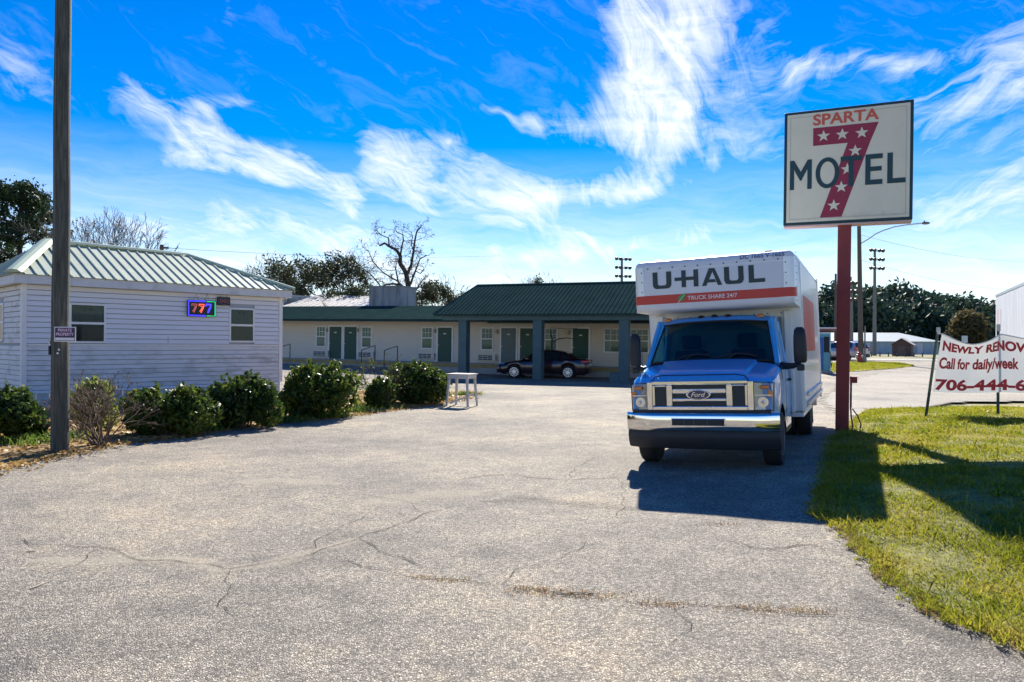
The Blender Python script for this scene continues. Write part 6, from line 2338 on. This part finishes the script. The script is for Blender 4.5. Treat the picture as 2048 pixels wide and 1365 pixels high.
def wire(a, b, sag, r, label):
    mb = MB(); P_ = []
    for i in range(15):
        t = i / 14
        p = a.lerp(b, t); p.z -= sag * 4 * t * (1 - t)
        P_.append(p)
    mb.chain(P_, r, 4)
    tag(link('overhead_wire', mb.mesh('overhead_wire'), mat('wire_grey', (.10, .11, .12), .6)), label, 'wire', 'overhead wires')


wire(atd(324, 496, 42), atd(1000, 512, 66), .3, .012, 'single overhead wire running from the pole above the office roof')
wire(atd(1721, 470, dl), atd(2140, 520, 90), 1.0, .011, 'upper overhead wire leaving the street lamp pole')
wire(atd(1721, 520, dl), atd(2140, 575, 90), 1.2, .011, 'middle overhead wire leaving the street lamp pole')
wire(atd(1671, 596, 78), atd(2140, 590, 95), .9, .012, 'lower overhead wire crossing in front of the pine wood')
wire(atd(1560, 612, 78), atd(1671, 590, 78), .2, .012, 'overhead wire between the truck box and the slim utility pole')

# hydrant
hb_ = ghit(1722, 727)
hy = thing('fire_hydrant', 'red fire hydrant beside a grey rock at the foot of the street lamp', 'hydrant', (hb_.x - .15, hb_.y, gz(hb_.x, hb_.y)))
M_HYD = mat('hydrant_red', (.40, .03, .03), .45, var=.15)
part('barrel', MB().lathe([(.2, 0), (.2, .06), (.14, .07), (.14, .55), (.19, .57), (.19, .63), (.15, .65), (.12, .78), (.04, .84), (.04, .92)], (0, 0, .04), (0, 0, 1), 16), M_HYD, hy, smooth=True)
for s in (-1, 1):
    part('outlet', MB().lathe([(.07, .1), (.07, .22), (.085, .22), (.085, .27)], (0, 0, .50), (s, 0, 0), 10), mat('hydrant_white', (.7, .7, .68), .5), hy)
part('outlet', MB().lathe([(.09, .1), (.09, .22), (.11, .22), (.11, .28)], (0, 0, .42), (0, -1, 0), 12), M_HYD, hy)
rk = MB(); rows = []
for i in range(7):
    f = i / 6 * math.pi
    rows.append([(.42 + .28 * math.sin(f) * math.cos(t) * (1 + .15 * math.sin(3 * t)), .2 + .26 * math.sin(f) * math.sin(t), .28 - .34 * math.cos(f) * (1 + .1 * math.sin(2 * t))) for t in np.linspace(0, 6.283, 11)])
rk.grid(rows)
ro = link('rock', rk.mesh('rock', True), mat('grey_rock', (.28, .28, .24), .9, var=.3, vscale=6), None, tuple(hy.location))
tag(ro, 'rounded grey rock beside the red fire hydrant', 'rock')

# blue and white pump cabinet
bb = ghit(1648, 746)
pump = thing('fuel_pump', 'tall blue and white fuel pump standing beyond the truck', 'fuel pump', (bb.x, bb.y, gz(bb.x, bb.y)), (0, 0, R(-25)))
hP = (746 - 669) / F * bb.y
M_PB = mat('pump_blue', (.01, .10, .38), .4); M_PT = mat('pump_teal', (.10, .36, .44), .45); M_PL = mat('pump_pale', (.42, .62, .66), .5)
part('base', MB().box(-.42, .42, -.3, .3, -.1, .12), M_CONC2, pump)
part('cabinet', MB().box(-.30, .30, -.22, .22, .12, 1.1), M_PT, pump, bevel=.01)
part('side_column', MB().box(-.34, -.302, -.24, .24, .12, hP), M_PL, pump)
part('side_column', MB().box(.302, .34, -.24, .24, .12, hP), M_PL, pump)
part('front_panel', MB().box(-.30, -.02, -.232, -.222, .16, hP - .18), M_PB, pump)
part('screen', MB().box(.0, .28, -.232, -.222, 1.15, hP - .14), M_DARK, pump)
part('top_cap', MB().box(-.34, .34, -.24, .24, hP + .001, hP + .1), M_PL, pump, bevel=.01)
part('upper_cabinet', MB().box(-.30, .30, -.22, .22, 1.1, hP), M_PT, pump)
part('hose', MB().chain([(.32, -.25, 1.2), (.42, -.3, .6), (.38, -.3, .3), (.33, -.26, .9)], .02, 6), M_BLK, pump)

# station shed with flat red-edged roof
sp_ = atd(1650, 690, 74)
shed = thing('station_shelter', 'flat roofed open station shelter with reddish roof edge behind the pump', 'shelter', (sp_.x - 3.4, 74, gz(sp_.x, 74)), (0, 0, R(-10)))
zt2 = z_at(1650, 657, 74) - shed.location.z
part('roof', MB().box(-4.5, 5.0, -1.5, 4, zt2 - .22, zt2), mat('red_brown_roof', (.30, .12, .10), .7, var=.15), shed)
part('roof_edge', MB().box(-4.5, 5.0, -1.54, -1.502, zt2 - .08, zt2 + .04), M_WHITE, shed)
part('back_wall', MB().box(-4.3, 4.6, 3.6, 3.8, 0, zt2 - .225), mat('dim_brick', (.12, .08, .07), .9, var=.2), shed)
for x in (-4.2, -1.2, 1.8, 4.6):
    part('post', MB().box(x - .08, x + .08, -1.3, -1.14, 0, zt2 - .222), M_PGREY, shed)

# long pale building
lpb = thing('long_metal_building', 'long low pale blue metal building in front of the pine wood', 'building', (atd(1690, 690, 122).x, 122, .35), (0, 0, R(-7)))
M_PBW = mat('pale_blue_metal', (.36, .46, .52), .6, var=.08, vscale=.8); M_PBR = mat('grey_blue_roof', (.20, .26, .30), .7, .0, var=.1, vscale=.6)
Lh = 14.5
part('wall', MB().box(-9, Lh, 0, 14, -.3, 2.15), M_PBW, lpb)
mb = MB(); mb.poly([(-9, -.4, 2.16), (Lh + .3, -.4, 2.16), (Lh - 3.5, 7, 3.7), (-9, 7, 3.7)]); mb.poly([(Lh + .3, -.4, 2.16), (Lh + .3, 14.4, 2.16), (Lh - 3.5, 7, 3.7)]); mb.poly([(-9, 14.4, 2.16), (Lh + .3, 14.4, 2.16), (Lh - 3.5, 7, 3.7), (-9, 7, 3.7)])
part('roof', mb, M_PBR, lpb)
for x in np.arange(-8.5, Lh, 1.15):
    part('wall_rib', MB().box(x, x + .06, -.05, -.001, -.1, 2.14), M_PBW, lpb)
for x in (3.0, 9.6, 11.2):
    part('door', MB().box(x, x + .9, -.06, -.002, -.1, 1.9), mat('pale_door', (.62, .58, .62), .6), lpb)

# brown shed
sh = ghit(1806, 713)
shp = atd(1806, 700, 100)
ksh = thing('brown_shed', 'small brown wooden shed with gable roof in front of the long building', 'shed', (shp.x, 100, gz(shp.x, 100)), (0, 0, R(-35)))
M_SHB = mat('brown_boards', (.15, .09, .075), .85, var=.2, vscale=3); M_SHR = mat('shed_roof', (.34, .30, .26), .7, var=.1)
for i in range(9):
    part('wall_board', MB().box(-1.15 + i * .256, -1.15 + i * .256 + .24, -1.32, -1.3, 0, 1.55), M_SHB, ksh)
part('wall', MB().box(-1.15, 1.15, -1.3, 1.3, -.1, 1.55), M_SHB, ksh)
part('gable', MB().prism([(-1.15, -1.29, 1.55), (1.15, -1.29, 1.55), (0, -1.29, 2.28)], (0, 2.58, 0)), M_SHB, ksh)
for s in (-1, 1):
    mb = MB(); mb.prism([(s * 1.42, -1.6, 1.42), (0, -1.6, 2.34), (0, -1.6, 2.42), (s * 1.46, -1.6, 1.50)], (0, 3.2, 0))
    part('roof_slope', mb, M_SHR, ksh)
part('door', MB().box(-.42, .42, -1.345, -1.322, .02, 1.35), mat('shed_door', (.20, .13, .10), .85), ksh)
# fence posts along the far road
for i in range(9):
    q = atd(1845 - i * 17, 690, 92 + i * .3)
    tag(link('fence_post', MB().box(-.06, .06, -.06, .06, -.2, .55).mesh('fence_post'), M_PWOOD, None, (q.x, q.y, gz(q.x, q.y))), 'short wooden fence post along the far road', 'post', 'fence posts along the far road')
# white road sign panel behind the banner
q = atd(1929, 690, 60)
rs2 = thing('road_sign', 'small pale rectangular road sign showing above the banner sag', 'sign', (q.x, 60, gz(q.x, 60)))
za, zb2 = z_at(1929, 672, 60) - rs2.location.z, z_at(1929, 686, 60) - rs2.location.z
part('panel', MB().box(-.24, .24, -.03, -.01, zb2, za), mat('sign_pale_green', (.55, .62, .58), .5), rs2)
part('post', MB().box(-.03, .03, -.01, .03, -.2, za - .05), M_PGREY, rs2)
